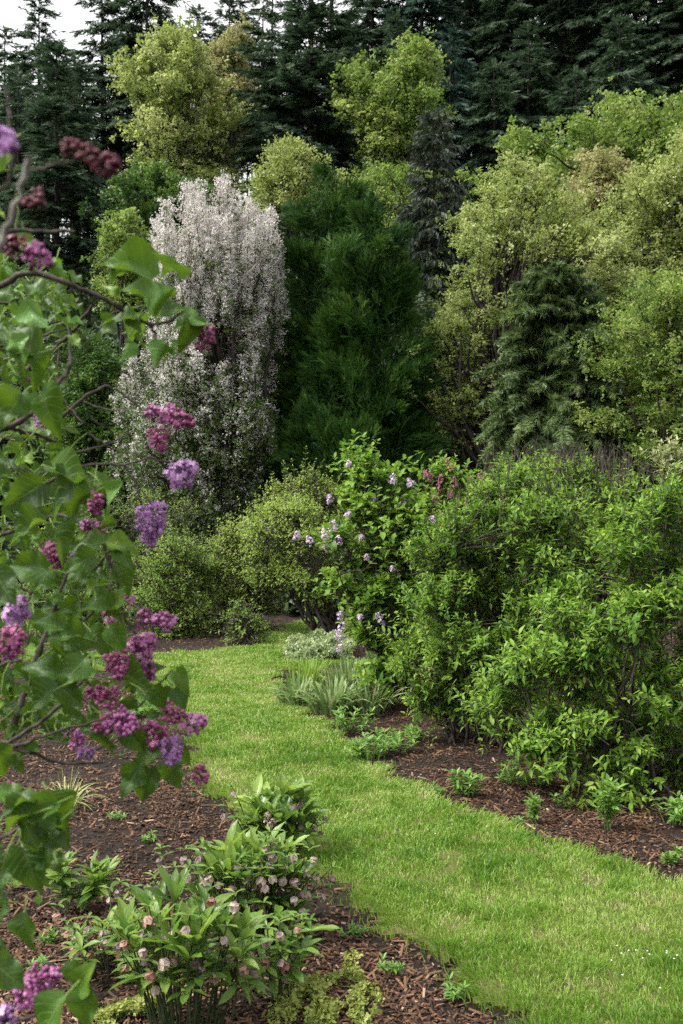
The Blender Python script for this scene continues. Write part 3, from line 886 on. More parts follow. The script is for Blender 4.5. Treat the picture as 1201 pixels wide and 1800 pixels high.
def build_undergrowth():
    rng = RNG(41)
    N = 16000
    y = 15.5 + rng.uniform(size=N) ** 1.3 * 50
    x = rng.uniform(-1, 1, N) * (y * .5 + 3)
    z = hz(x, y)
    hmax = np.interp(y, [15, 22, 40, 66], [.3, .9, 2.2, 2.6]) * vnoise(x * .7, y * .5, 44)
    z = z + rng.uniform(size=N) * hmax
    P = np.stack([x, y, z], -1)
    mb = MB()
    for k in range(2):
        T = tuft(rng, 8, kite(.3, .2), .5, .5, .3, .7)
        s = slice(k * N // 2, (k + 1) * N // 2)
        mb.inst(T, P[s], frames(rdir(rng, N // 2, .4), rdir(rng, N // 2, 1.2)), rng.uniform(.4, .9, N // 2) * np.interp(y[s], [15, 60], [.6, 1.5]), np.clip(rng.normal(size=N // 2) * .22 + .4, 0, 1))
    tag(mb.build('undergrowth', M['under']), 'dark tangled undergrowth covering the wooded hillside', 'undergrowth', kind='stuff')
build_woods(); build_undergrowth()

# ------------------------------------------------------------------ broadleaf trees of the hillside
YG = dict(tlf=kite(.36, .3))
broadleaf('maple_tree', 'tall yellow-green maple in front of the broad fir at the upper left', 'tree',
          [(50, 298, 325), (80, 270, 350), (105, 255, 360), (125, 205, 385), (150, 200, 420), (185, 240, 420), (215, 262, 395), (245, 225, 412), (275, 215, 415), (310, 235, 380), (350, 190, 420)], 45, 'maple_y', 401,
          n_cl=120, cl_r=.85, n_t=48, t_size=.55, bx=318, r0=.22, branches=110, **YG)
broadleaf('maple_tree', 'small yellow maple top showing just left of the great fir', 'tree',
          [(62, 395, 440), (95, 365, 445), (130, 352, 440), (170, 370, 430), (230, 385, 420)], 51, 'maple_tan', 402,
          n_cl=45, cl_r=.8, n_t=42, t_size=.55, bx=400, r0=.15, **YG)
broadleaf('maple_tree', 'upright bright green maple right of the great fir', 'tree',
          [(70, 700, 735), (95, 650, 780), (118, 650, 800), (140, 622, 780), (175, 612, 755), (215, 606, 775), (250, 630, 785), (280, 615, 740), (320, 650, 770), (370, 640, 735), (420, 650, 730)], 43, 'maple_g', 403,
          n_cl=140, cl_r=.8, n_t=50, t_size=.5, bx=690, r0=.2, branches=110, keep_low=.45, **YG)
broadleaf('maple_tree', 'spreading green maple high on the hillside at the right edge below the firs', 'tree',
          [(180, 1090, 1300), (205, 1040, 1330), (235, 955, 1330), (270, 870, 1330), (310, 835, 1330), (360, 840, 1300), (420, 880, 1300)], 35, 'maple_g', 404,
          n_cl=190, cl_r=.75, n_t=46, t_size=.46, bx=1100, r0=.2, depth=.55, branches=120, **YG)
broadleaf('budding_tree', 'tan tree just coming into leaf between the yellow maples', 'tree',
          [(285, 1040, 1100), (315, 1005, 1130), (360, 1000, 1130), (420, 1010, 1120), (470, 1030, 1110)], 25.5, 'maple_tan', 405,
          n_cl=70, cl_r=.45, n_t=40, t_size=.28, bx=1070, r0=.1, **YG)
broadleaf('maple_tree', 'big yellow-green maple filling the right edge behind the conical hemlock', 'tree',
          [(235, 1160, 1330), (270, 1110, 1350), (320, 1060, 1360), (380, 1020, 1360), (450, 1000, 1350), (540, 1000, 1340), (640, 1030, 1300)], 24, 'maple_y', 406,
          n_cl=170, cl_r=.55, n_t=44, t_size=.30, bx=1190, r0=.18, depth=.7, branches=120, **YG)
broadleaf('maple_tree', 'open yellow-green maple with visible branches right of the dark twin evergreen', 'tree',
          [(272, 885, 940), (300, 830, 985), (345, 812, 1050), (400, 805, 1085), (450, 780, 1090), (500, 752, 1080), (560, 735, 1040), (620, 725, 980), (680, 700, 940), (730, 690, 920), (790, 730, 890)], 20, 'maple_y', 407,
          n_cl=230, cl_r=.34, n_t=34, t_size=.22, bx=860, r0=.12, depth=.8, branches=200, keep_low=.35, shell=.6, **YG)
broadleaf('green_tree', 'small yellow-green tree beside the upper left of the white blossom', 'tree',
          [(372, 205, 230), (400, 182, 262), (440, 175, 275), (490, 180, 280), (540, 190, 280)], 29, 'maple_g', 408,
          n_cl=60, cl_r=.45, n_t=40, t_size=.28, bx=220, r0=.08, **YG)
broadleaf('green_tree', 'leafy green tree behind the lilac, left of the white blossom', 'tree',
          [(595, 150, 190), (630, 125, 205), (690, 95, 215), (760, 90, 235), (830, 110, 250), (880, 130, 250)], 23, 'green_tree', 409,
          n_cl=120, cl_r=.4, n_t=40, t_size=.24, bx=170, r0=.08, **YG)
broadleaf('green_tree', 'shady green tree at the left edge behind the lilac', 'tree',
          [(430, -60, 60), (500, -100, 110), (600, -120, 120), (700, -120, 110), (800, -110, 100), (880, -100, 90)], 24, 'green_tree', 410,
          n_cl=130, cl_r=.5, n_t=36, t_size=.28, bx=0, r0=.1, **YG)
broadleaf('tassel_tree', 'leafy tree with pale hanging flower tassels at the right edge below the big maple', 'tree',
          [(500, 1120, 1260), (540, 1070, 1300), (600, 1045, 1310), (660, 1040, 1310), (730, 1048, 1310), (790, 1060, 1300), (840, 1070, 1280)], 16, 'maple_g', 411,
          n_cl=170, cl_r=.34, n_t=40, t_size=.18, bx=1160, r0=.1, depth=.8, **YG)
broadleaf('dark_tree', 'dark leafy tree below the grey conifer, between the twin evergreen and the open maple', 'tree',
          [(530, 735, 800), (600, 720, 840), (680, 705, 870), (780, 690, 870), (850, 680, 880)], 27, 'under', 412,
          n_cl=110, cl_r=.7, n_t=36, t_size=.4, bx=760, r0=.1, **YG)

broadleaf('maple_tree', 'low yellow-green tree at the foot of the great fir beside the blossom', 'tree',
          [(255, 475, 515), (280, 455, 560), (320, 430, 600), (380, 420, 600)], 38, 'maple_y', 413,
          n_cl=50, cl_r=.6, n_t=40, t_size=.4, bx=500, r0=.08, **YG)
broadleaf('green_tree', 'green sapling thicket below the yellow maple at the upper left', 'tree',
          [(330, 190, 330), (360, 180, 420), (400, 180, 430), (450, 185, 430)], 36, 'green_tree', 414,
          n_cl=70, cl_r=.6, n_t=40, t_size=.4, bx=300, r0=.08, **YG)
broadleaf('maple_tree', 'small green maple between the upright maple and the grey conifer', 'tree',
          [(300, 640, 720), (335, 640, 770), (400, 660, 790), (450, 690, 800), (520, 700, 790)], 36, 'maple_g', 415,
          n_cl=60, cl_r=.6, n_t=40, t_size=.4, bx=720, r0=.08, **YG)
conifer('hemlock', 'conical drooping hemlock in front of the yellow maples', 978, 462, 17, 1.22, 420, 'hemlock', 835,
        step=.085, nb=11, sp_len=.24, sp_step=.013, droop=.36, tipup=.0, irregular=.24, templ=FRD, upr=.8, prof=.62, r0=.09, up0=.16)
lumpy_conifer('cypress', 'taller rear half of the dark twin evergreen, beside the white blossom',
              [(288, 570, 578), (330, 532, 618), (380, 506, 645), (450, 494, 655), (540, 486, 660), (640, 478, 650), (740, 474, 640), (830, 470, 620), (900, 470, 610)], 21.5, 421, n_l=100, bx=560)
lumpy_conifer('cypress', 'shorter front half of the dark twin evergreen, beside the yellow maple',
              [(338, 651, 658), (380, 622, 686), (430, 600, 708), (500, 588, 725), (580, 572, 735), (660, 555, 740), (740, 535, 742), (820, 520, 738), (880, 515, 730)], 19.6, 422, n_l=112, bx=640)

def blossom_tree():
    rng = RNG(430)
    D = 20.0
    rows = [(318, 350, 420), (332, 300, 455), (355, 278, 492), (400, 262, 500), (460, 262, 498), (520, 275, 494), (580, 255, 488), (620, 215, 484), (690, 188, 480), (760, 188, 482), (820, 205, 470), (880, 250, 450), (935, 290, 430)]
    X0 = (400 - 600.5) / F * D
    base = np.array([X0, D, float(hz(X0, D)) - .04])
    root = thing('blossom_tree', 'upright tree covered in white blossom left of the dark twin evergreen', 'tree', base)
    n = 560
    tip, C = vol(rows, D, n, rng, .85, .5, .15)
    tip[rng.uniform(size=n) < .15] += [0, 0, .22]
    ax = np.array([X0, D, base[2] + .8])
    out = nrm(tip - ax); out[:, 2] *= 1.2
    hgt = np.clip((tip[:, 2] - base[2]) / 7.5, 0, 1)
    d = nrm(out * 1.0 + np.stack([0 * hgt, 0 * hgt, .45 + 1.25 * hgt], -1) + rng.normal(size=(n, 3)) * .38)
    L = rng.uniform(.45, 1.05, n) * (1 + .35 * (hgt > .85))
    t = np.linspace(0, 1, 5)
    st = tip - d * L[:, None]
    wands = st[:, None] + d[:, None] * (L[:, None] * t[None])[:, :, None]
    wands[:, :, 2] += .1 * (t ** 2)[None] * L[:, None]
    wood = MB()
    wood.tubes(wands, np.linspace(.013, .005, 5)[None], 4)
    trunk_tube(wood, base, (X0 + .05, D, 5.5), .15, .04, rng, wob=.05)
    limbs(wood, base, st[rng.permutation(n)[:210]], rng, .15, .010, 5, .5, axis_top=(X0 + .05, D, 6.2))
    wood.build('trunk', M['bark'], root, True)
    # blossoms: small clusters of petals hugging every wand
    dens = np.interp(hgt, [0, .25, .5, .75, 1], [16, 24, 44, 112, 130])
    k = np.maximum(6, (dens * L).astype(int)); idx = np.repeat(np.arange(n), k); N = len(idx)
    tt = np.floor(rng.uniform(0, 8, N)) / 7.5 + rng.normal(size=N) * .022
    P = st[idx] + d[idx] * (L[idx] * tt)[:, None] + rng.normal(size=(N, 3)) * .05
    bl = MB()
    for q in range(3):
        m_ = rng.integers(0, 3, N) == q
        mm = int(m_.sum())
        T = tuft(rng, 7, kite(.42, .1), .5, .8, .6, .9)
        bl.inst(T, P[m_], frames(rdir(rng, mm, .3), rdir(rng, mm)), rng.uniform(.045, .085, mm), np.clip(rng.normal(size=mm) * .25 + .55, 0, 1))
    bl.build('blossoms', M['blossom'], root)
    lf = MB()
    dl = np.interp(hgt, [0, .3, .6, 1], [85, 70, 36, 8])
    k = (dl * L).astype(int); idx = np.repeat(np.arange(n), k); N = len(idx)
    P = st[idx] + d[idx] * (L[idx] * rng.uniform(-.3, 1, N))[:, None] + rng.normal(size=(N, 3)) * .09
    T = tuft(rng, 6, kite(.3, .2), .5, .7, .5, .7)
    lf.inst(T, P, frames(rdir(rng, N, .3), rdir(rng, N, .8)), rng.uniform(.08, .16, N), np.clip(rng.normal(size=N) * .22 + .45, 0, 1))
    lf.build('crown', M['blossom_leaf'], root)
blossom_tree()

# ------------------------------------------------------------------ shrubs
LEAF_E = [grid_leaf(P_ELL, 2, 4, .35, c, 0) for c in (.12, .32, .5)]
LEAF_O = [grid_leaf(P_OVAL, 2, 4, .3, c, 0) for c in (.1, .25, .4)]
LEAF_S = [diamond(.26, .2), diamond(.3, .35), diamond(.22, .1)]

def shrub(name, label, rows, D, leaf, seed, n_sh=700, pairs=4, leaf_l=.06, sh_l=.22, bases=None, n_st=26, r0=.018, tmpl=None, depth=.9, shell=.5, up=.55,
          bark='twig', term=True, lean=0.0, bare=0.0, group=None, out_k=1.0, lump=None, n_lump=34):
    rng = RNG(seed)
    bases = bases or [((rows[-1][1] + rows[-1][2]) / 2, D)]
    bp = []
    for (bx, bd) in bases:
        X0 = (bx - 600.5) / F * bd
        bp.append([X0, bd, float(hz(X0, bd)) - .05])
    bp = np.array(bp)
    root = thing(name, label, 'shrub', bp.mean(0), group)
    wpx = max(r[2] - r[1] for r in rows) / F * D
    lump_r = lump or .17 * wpx
    K = n_lump
    Lc, LC = vol(rows, D, K, rng, depth, .42, .3)
    Lc = LC + (Lc - LC) * (.84 if lump is None else .93)
    lr = lump_r * rng.uniform(.5, 1.35, K)
    idx = rng.choice(K, n_sh, p=lr ** 2 / (lr ** 2).sum())
    d0 = rdir(rng, n_sh, .35)
    tip = Lc[idx] + d0 * (lr[idx] * rng.uniform(size=n_sh) ** .5)[:, None] * np.array([1, 1, .75])
    cen = bp.mean(0) + [0, 0, .45]
    tip[:, 2] = np.maximum(tip[:, 2], bp[:, 2].mean() + .06)
    out = nrm(tip - cen)
    d = nrm(out * out_k * .7 + d0 * .6 + [0, 0, up] + rng.normal(size=tip.shape) * .34)
    L = sh_l * rng.uniform(.6, 1.5, n_sh)
    wild = rng.uniform(size=n_sh) < .07
    tip[wild] += d[wild] * (L[wild] * rng.uniform(.3, 1.1, wild.sum()))[:, None]
    st = tip - d * L[:, None]
    wood = MB()
    t = np.linspace(0, 1, 5)
    sh = st[:, None] + d[:, None] * (L[:, None] * t)[:, :, None]
    sag = .12 * (t ** 2)[None, :] * L[:, None]
    sh[:, :, 2] -= sag
    wood.tubes(sh, np.linspace(.0028, .0012, 5)[None] * (D / 6) ** .5, 4)
    # main stems
    k = rng.integers(0, n_sh, n_st)
    b = bp[rng.integers(0, len(bp), n_st)] + rng.normal(size=(n_st, 3)) * [.10, .10, 0]
    tp = st[k]
    mid = b * .55 + tp * .45; mid[:, 2] = b[:, 2] + (tp[:, 2] - b[:, 2]) * .62; mid[:, :2] += rng.normal(size=(n_st, 2)) * .08
    stems = bez(b, mid, tp, 10)
    stems[:, 1:-1] += rng.normal(size=(n_st, 8, 3)) * .014 * (D / 6) ** .5
    wood.tubes(stems, (r0 * rng.uniform(.55, 1.25, n_st))[:, None] * np.linspace(1, .22, 10)[None], 6)
    # side branches from stem points to shoots
    flat_ = stems[:, 3:].reshape(-1, 3)
    pick = rng.permutation(n_sh)[:min(n_sh, 420)]
    dist = np.linalg.norm(flat_[None] - st[pick][:, None], axis=2) + .6 * np.clip(flat_[None, :, 2] - st[pick][:, None, 2], 0, None)
    S = flat_[dist.argmin(1)]
    E = st[pick]
    Md = (S + E) / 2 + [0, 0, .03] + rng.normal(size=E.shape) * .03
    wood.tubes(bez(S, Md, E, 6), np.linspace(.006, .003, 6)[None] * (D / 6) ** .5, 4)
    if bare:
        nb = int(bare)
        Pb, Cb = vol(rows[:3], D, nb, rng, depth, .6)
        db = nrm(np.stack([rng.normal(size=nb) * .35, rng.normal(size=nb) * .35, np.ones(nb)], -1))
        Lb = rng.uniform(.12, .34, nb)
        wood.tubes(Pb[:, None] + db[:, None] * (Lb[:, None] * np.linspace(-.7, .6, 4))[:, :, None], np.linspace(.004, .002, 4)[None], 4)
    wood.build('stems', M[bark], root, True)
    # leaves in opposite pairs
    pp, dd, nn, ss, rr = [], [], [], [], []
    tone = (rng.normal(size=K) * .09)[idx] + rng.normal(size=n_sh) * .10
    for q in range(pairs + (1 if term else 0)):
        f = (q + 1) / (pairs + .35)
        term_now = q == pairs
        f = min(f, 1.0)
        pos = st + d * (L * f)[:, None]; pos[:, 2] -= .12 * f * f * L
        a0 = rng.uniform(0, 3.14, n_sh) + q * 1.57
        ref = nrm(np.cross(d, np.tile([[.3, .2, 1.0]], (n_sh, 1)))); r2 = np.cross(d, ref)
        for sg in (0, np.pi):
            aa = a0 + sg
            side = ref * np.cos(aa)[:, None] + r2 * np.sin(aa)[:, None]
            lat = side * (.55 if term_now else 1.0) + d * (.9 if term_now else .55) + [0, 0, .10]
            lat = lat + rng.normal(size=lat.shape) * .16
            nor = nrm([0, 0, 1.0] + d * .5 + rng.normal(size=lat.shape) * .35)
            keep = rng.uniform(size=n_sh) < .93
            pp.append(pos[keep]); dd.append(nrm(lat)[keep]); nn.append(nor[keep])
            ss.append((leaf_l * (.65 + .5 * np.sin(np.pi * min(f, .95))) * rng.uniform(.6, 1.4, n_sh))[keep])
            rr.append(np.clip(.30 + .30 * f + tone + rng.normal(size=n_sh) * .17, 0, 1)[keep])
    pp, dd, nn, ss, rr = map(np.concatenate, (pp, dd, nn, ss, rr))
    tm = tmpl or LEAF_E
    fol = MB(); v = rng.integers(0, len(tm), len(pp))
    for q in range(len(tm)):
        m_ = v == q
        fol.inst(tm[q], pp[m_], frames(dd[m_], nn[m_]), ss[m_] * 1.0, rr[m_])
    fol.build('foliage', M[leaf], root, len(tm[0][2]) > 0)
    return root

# middle distance, across the lawn
shrub('vase_shrub', 'vase-shaped shrub with bare dark stems fanning over the far lawn', [(880, 470, 600), (920, 425, 640), (970, 408, 650), (1010, 425, 645), (1040, 460, 600)], 12.9, 'shrub_l', 501,
      n_sh=2550, n_lump=60, lump=.26, pairs=3, leaf_l=0.044, sh_l=.26, bases=[(582, 12.7), (575, 12.9), (590, 13)], n_st=34, r0=.026, tmpl=LEAF_S, bark='bark', up=.3)
shrub('round_shrub', 'yellow-green shrub showing above the vase-shaped one, in front of the twin evergreen', [(838, 500, 560), (862, 460, 610), (895, 430, 640), (940, 420, 640), (1000, 430, 620)], 16, 'shrub_l', 502,
      n_sh=2210, n_lump=60, lump=.26, pairs=3, leaf_l=0.048, sh_l=.3, n_st=24, r0=.02, tmpl=LEAF_S)
shrub('round_shrub', 'rounded light green shrub left of the vase-shaped one', [(912, 392, 440), (945, 362, 478), (1000, 352, 492), (1055, 350, 485), (1105, 365, 475), (1132, 380, 460)], 13.6, 'shrub_l', 503,
      n_sh=2550, n_lump=60, lump=.26, pairs=3, leaf_l=0.040, sh_l=.24, n_st=40, r0=.014, tmpl=LEAF_S)
shrub('round_shrub', 'mid green rounded shrub at the far lawn edge beside the purple lilac', [(945, 285, 335), (975, 250, 365), (1020, 232, 375), (1075, 236, 375), (1115, 255, 370), (1130, 270, 350)], 13.1, 'shrub_d', 504,
      n_sh=2210, n_lump=60, lump=.26, pairs=3, leaf_l=0.040, sh_l=.22, n_st=34, r0=.014, tmpl=LEAF_S)
shrub('round_shrub', 'dull grey-green shrub under the lower blossom branches', [(862, 240, 300), (895, 200, 350), (950, 190, 350), (1020, 190, 340), (1090, 200, 320)], 16.5, 'shrub_d', 505,
      n_sh=1530, n_lump=60, lump=.26, pairs=3, leaf_l=0.040, sh_l=.3, n_st=50, r0=.012, tmpl=LEAF_S)
shrub('round_shrub', 'shaded green shrub behind the purple lilac, left of the far lawn', [(900, 60, 160), (950, 20, 220), (1020, 0, 240), (1090, 0, 240), (1130, 20, 220)], 14, 'shrub_d', 506,
      n_sh=900, pairs=3, leaf_l=.055, sh_l=.26, n_st=30, r0=.014, tmpl=LEAF_S)
shrub('twiggy_shrub', 'low twiggy half-bare shrub in front of the rounded light green one', [(1060, 400, 450), (1085, 380, 475), (1110, 378, 480), (1135, 385, 470)], 12.2, 'shrub_d', 507,
      n_sh=240, pairs=2, leaf_l=.04, sh_l=.2, n_st=70, r0=.006, tmpl=LEAF_S)

# right bed
shrub('green_shrub', 'large green shrub in the middle of the right bed behind the front right one', [(838, 880, 980), (862, 810, 1040), (905, 770, 1070), (955, 732, 1060), (1020, 695, 1020), (1100, 682, 985), (1175, 690, 965), (1230, 740, 940), (1275, 790, 930)], 7.0, 'shrub', 511,
      n_lump=95, lump=.20, n_sh=4600, pairs=4, leaf_l=.044, sh_l=.17, bases=[(850, 6.9), (900, 7.0), (820, 7.1)], n_st=34, r0=.013, bare=60, up=.35, out_k=.9)
shrub('green_shrub', 'front right shrub with arching sprays of fresh pointed leaves', [(878, 1110, 1300), (905, 1050, 1340), (950, 1005, 1350), (1040, 960, 1360), (1110, 880, 1360), (1190, 830, 1350), (1260, 800, 1340), (1320, 880, 1320), (1360, 960, 1290)], 5.9, 'shrub', 512,
      n_lump=105, lump=.19, n_sh=4800, pairs=4, leaf_l=.046, sh_l=.17, bases=[(1165, 5.75), (1080, 5.8), (1120, 6.0)], n_st=30, r0=.015, up=.25, depth=.75, out_k=.9)
shrub('twiggy_shrub', 'shrub with brown bare twig tips and thin leaf at the top of the right bed', [(798, 930, 1020), (812, 880, 1090), (840, 850, 1150), (900, 850, 1180), (960, 880, 1180), (1020, 900, 1160)], 8.4, 'shrub', 513,
      n_sh=2600, n_lump=80, lump=.2, pairs=3, leaf_l=.042, sh_l=.2, n_st=60, r0=.012, bare=300, bases=[(1010, 8.6), (960, 8.6), (1060, 8.6)])
shrub('pale_shrub', 'cream-green leafed shrub at the right edge above the front right shrub', [(765, 1175, 1240), (790, 1142, 1290), (830, 1145, 1300), (880, 1155, 1290), (930, 1165, 1280)], 10, 'pale', 514,
      n_sh=600, pairs=3, leaf_l=.06, sh_l=.24, n_st=20)

# ------------------------------------------------------------------ flower clusters
def bud_T():
    V, f4 = [], []
    prof = [(0, .12), (.3, .20), (.62, .43), (.88, .36)]
    k = 6
    for (z, r) in prof:
        for a in range(k):
            V.append([math.cos(a * 6.283 / k) * r, z, math.sin(a * 6.283 / k) * r])
    for i in range(3):
        for a in range(k):
            b = (a + 1) % k
            f4.append([i * k + a, i * k + b, (i + 1) * k + b, (i + 1) * k + a])
    V.append([0, 1.0, 0]); f3 = [[18 + a, 18 + (a + 1) % k, 24] for a in range(k)]
    V = np.array(V)
    return V, np.array(f3), np.array(f4), V[:, :2]
BUD = bud_T()

def floret_T():
    """four spread petals on a short tube; length axis is y"""
    out = []
    for q in range(4):
        a = q * 1.5708
        c, s = math.cos(a), math.sin(a)
        V = np.array([[0, .55, 0], [-.22, .62, .28], [.22, .62, .28], [-.20, .60, .52], [.20, .60, .52], [0, .68, .66]])
        R = np.array([[c, 0, s], [0, 1, 0], [-s, 0, c]])
        out.append((V @ R.T, np.array([[0, 2, 1], [3, 4, 5]]), np.array([[1, 2, 4, 3]]), V[:, :2]))
    T = BUD[0] * [.5, .6, .5]
    out.append((T, BUD[1], BUD[2], BUD[3]))
    return join(out)
FLO = floret_T()

def panicle(center, axis, length, width, rng, mat, parent, n=70, size=.011, open_=0.5, name='flower_cluster'):
    """a lilac flower head: florets over a tapered body"""
    axis = nrm(np.array(axis, float))
    t = rng.uniform(size=n) ** .85
    a = rng.uniform(0, 6.283, n)
    ref = nrm(np.cross(axis, [.31, .9, .2])); r2 = np.cross(axis, ref)
    body = width * .5 * (np.sin(np.pi * np.clip(.12 + t * .86, 0, 1)) ** .6) * (1 - .45 * t) * 1.15
    rad = body * rng.uniform(.6, 1.05, n)
    # lumps: side branchlets of the head
    lump = 1 + .25 * np.sin(a * 3 + t * 9)
    o = (ref * np.cos(a)[:, None] + r2 * np.sin(a)[:, None])
    P = np.array(center) + axis * ((t - .5) * length)[:, None] + o * (rad * lump)[:, None]
    d = nrm(o * .9 + axis * (.3 + .7 * t)[:, None] + rng.normal(size=(n, 3)) * .25)
    mb = MB()
    op = rng.uniform(size=n) < open_
    R = frames(d, rng.normal(size=(n, 3)))
    rr = np.clip(rng.normal(size=n) * .2 + .5, 0, 1)
    mb.inst(BUD, P[~op], R[~op], size * rng.uniform(.7, 1.15, (~op).sum()), np.clip(rr[~op] - .12, 0, 1))
    mb.inst(FLO, P[op], R[op], size * rng.uniform(1.0, 1.4, op.sum()), np.clip(rr[op] + .12, 0, 1))
    # rachis and pedicels
    c = np.array(center)
    mb.tubes((c + axis * (np.linspace(-.6, .45, 5) * length)[:, None])[None], np.full((1, 5), .0016), 5, .1)
    S = np.array(center) + axis * ((t - .5) * length * .9)[:, None]
    mb.tubes(bez(S, (S + P) / 2, P, 3), np.full((n, 3), .0006), 3, .15)
    return mb.build(name, M[mat], parent, True)

# the two lilacs across the path
rl = shrub('lilac_shrub', 'lilac with pale mauve flowers at the left end of the right bed', [(803, 615, 640), (828, 598, 715), (870, 582, 760), (930, 560, 765), (990, 590, 760), (1070, 598, 735), (1140, 618, 705), (1190, 650, 715)], 8.3, 'shrub', 521,
           n_sh=1150, n_lump=60, lump=.19, pairs=3, leaf_l=.062, sh_l=.2, bases=[(700, 8.5), (715, 8.4), (690, 8.6)], n_st=16, r0=.022, tmpl=LEAF_O, bark='bark', up=.5)
rng = RNG(522)
for (x, y, s) in [(580, 878, .8), (586, 925, 1.0), (570, 940, 1.1), (545, 950, .9), (522, 942, .8), (594, 950, 1.0), (575, 965, .8), (612, 905, .6), (690, 842, .9), (722, 850, .9), (708, 885, 1.0), (640, 895, .5), (655, 880, .6),
                  (690, 1000, .5), (605, 970, .6), (598, 1082, .9), (600, 1105, 1.1), (597, 1120, .8), (634, 1085, .6), (668, 1085, .9), (673, 1097, .5), (596, 1140, .8), (760, 915, .7), (735, 920, .6), (636, 945, .5), (645, 980, .5), (613, 815, .6), (668, 898, .5)]:
    c = at(x, y, 8.3 - rng.uniform(.1, .5))
    panicle(c, [rng.normal() * .4, -.2, 1], .085 * s, .058 * s, rng, 'lil_pale', rl, 34, .014, .7)
rm = shrub('lilac_shrub', 'magenta-budded lilac behind the pale lilac and the large green shrub', [(812, 770, 830), (840, 735, 860), (885, 735, 880), (940, 750, 880), (1010, 760, 860)], 9.6, 'shrub', 523,
           n_sh=330, pairs=3, leaf_l=.06, sh_l=.2, n_st=14, r0=.018, tmpl=LEAF_O)
for (x, y, s) in [(790, 818, 1.0), (757, 838, .9), (772, 862, 1.1), (775, 842, .8), (800, 848, 1.0), (792, 870, .8), (815, 875, .9), (828, 846, .8), (845, 842, .9), (835, 862, .8), (818, 895, .8), (765, 878, .9), (748, 834, .8), (850, 856, .6), (806, 880, .7), (772, 925, .5)]:
    panicle(at(x, y, 9.5 - rng.uniform(0, .25)), [rng.normal() * .25, -.1, 1], .11 * s, .045 * s, rng, 'lil_pink', rm, 34, .014, .4)
rs = bpy.data.objects
# withered seed heads above the twiggy shrub
tw = [o for o in COL.objects if o.name.startswith('twiggy_shrub') and 'brown' in o.get('label', '')][0]
for (x, y, s) in [(895, 822, .8), (920, 826, .9), (990, 905, .9), (987, 920, .7), (1030, 860, .7), (1130, 900, .8), (862, 870, .6), (945, 850, .7), (1075, 905, .7), (875, 885, .6)]:
    panicle(at(x, y, 8.3), [rng.normal() * .2, 0, 1], .14 * s, .05 * s, rng, 'dead', tw, 40, .014, 0, 'seed_head')

# ------------------------------------------------------------------ low plants
def blade_clump(name, label, px, py, mat, seed, n=130, L=.34, w=.009, spread=.12, arch=1.0, group=None, red=0):
    rng = RNG(seed)
    x0, y0 = gp(px, py)
    root = thing(name, label, 'plant', (x0, y0, -.03), group)
    a = rng.uniform(0, 6.283, n); lean = rng.uniform(.15, 1.0, n) * arch
    b = np.stack([x0 + np.cos(a) * spread * rng.uniform(0, 1, n), y0 + np.sin(a) * spread * rng.uniform(0, 1, n), np.full(n, -.03)], -1)
    ln = L * rng.uniform(.6, 1.15, n)
    hd = np.stack([np.cos(a), np.sin(a), 0 * a], -1)
    t = np.linspace(0, 1, 7)
    P = b[:, None] + hd[:, None] * (ln[:, None] * lean[:, None] * (t ** 1.5)[None])[:, :, None] * .8
    P[:, :, 2] += ln[:, None] * (t[None] * 1.0 - (lean[:, None] * .62) * t[None] ** 2.4)
    side = np.stack([-np.sin(a), np.cos(a), 0 * a], -1) + rng.normal(size=(n, 3)) * .3
    ww = w * rng.uniform(.7, 1.2, n)[:, None] * np.interp(t, [0, .3, .8, 1], [.7, 1, .6, .05])[None]
    V = np.stack([P - side[:, None] * ww[:, :, None], P + side[:, None] * ww[:, :, None]], 2)
    k = np.arange(6)[:, None] * 2
    q = np.concatenate([k, k + 1, k + 3, k + 2], 1)
    Q = (q[None] + (np.arange(n) * 14)[:, None, None]).reshape(-1, 4)
    mb = MB(); mb.add(V.reshape(-1, 3), None, Q, np.repeat(np.clip(rng.normal(size=n) * .25 + .5, 0, 1), 14))
    mb.build('foliage', M[mat], root, True)
    return root
G = 'strap-leaved clumps at the bend of the lawn'
blade_clump('strap_leaf_clump', 'leftmost strap-leaved clump, jutting into the bend of the lawn', 522, 1236, 'strap', 601, 130, .30, .010, .14, group=G)
blade_clump('strap_leaf_clump', 'largest pale strap-leaved clump, in the middle of its group', 585, 1250, 'strap', 602, 190, .36, .011, .17, group=G)
blade_clump('strap_leaf_clump', 'darker strap-leaved clump under the stems of the pale lilac', 650, 1248, 'strap', 603, 150, .34, .010, .15, group=G)
blade_clump('strap_leaf_clump', 'thin strap-leaved clump at the back of its group beside the grass strip', 540, 1200, 'shrub_d', 604, 150, .30, .008, .2, .6, group=G)
blade_clump('strap_leaf_clump', 'back strap-leaved clump between the grass strip and the pale lilac', 610, 1208, 'strap', 605, 140, .32, .009, .2, .7, group=G)
blade_clump('grass_tuft', 'pale arching grass tuft on the bark under the purple lilac', 118, 1418, 'tuft', 606, 90, .26, .0028, .05, 1.3)

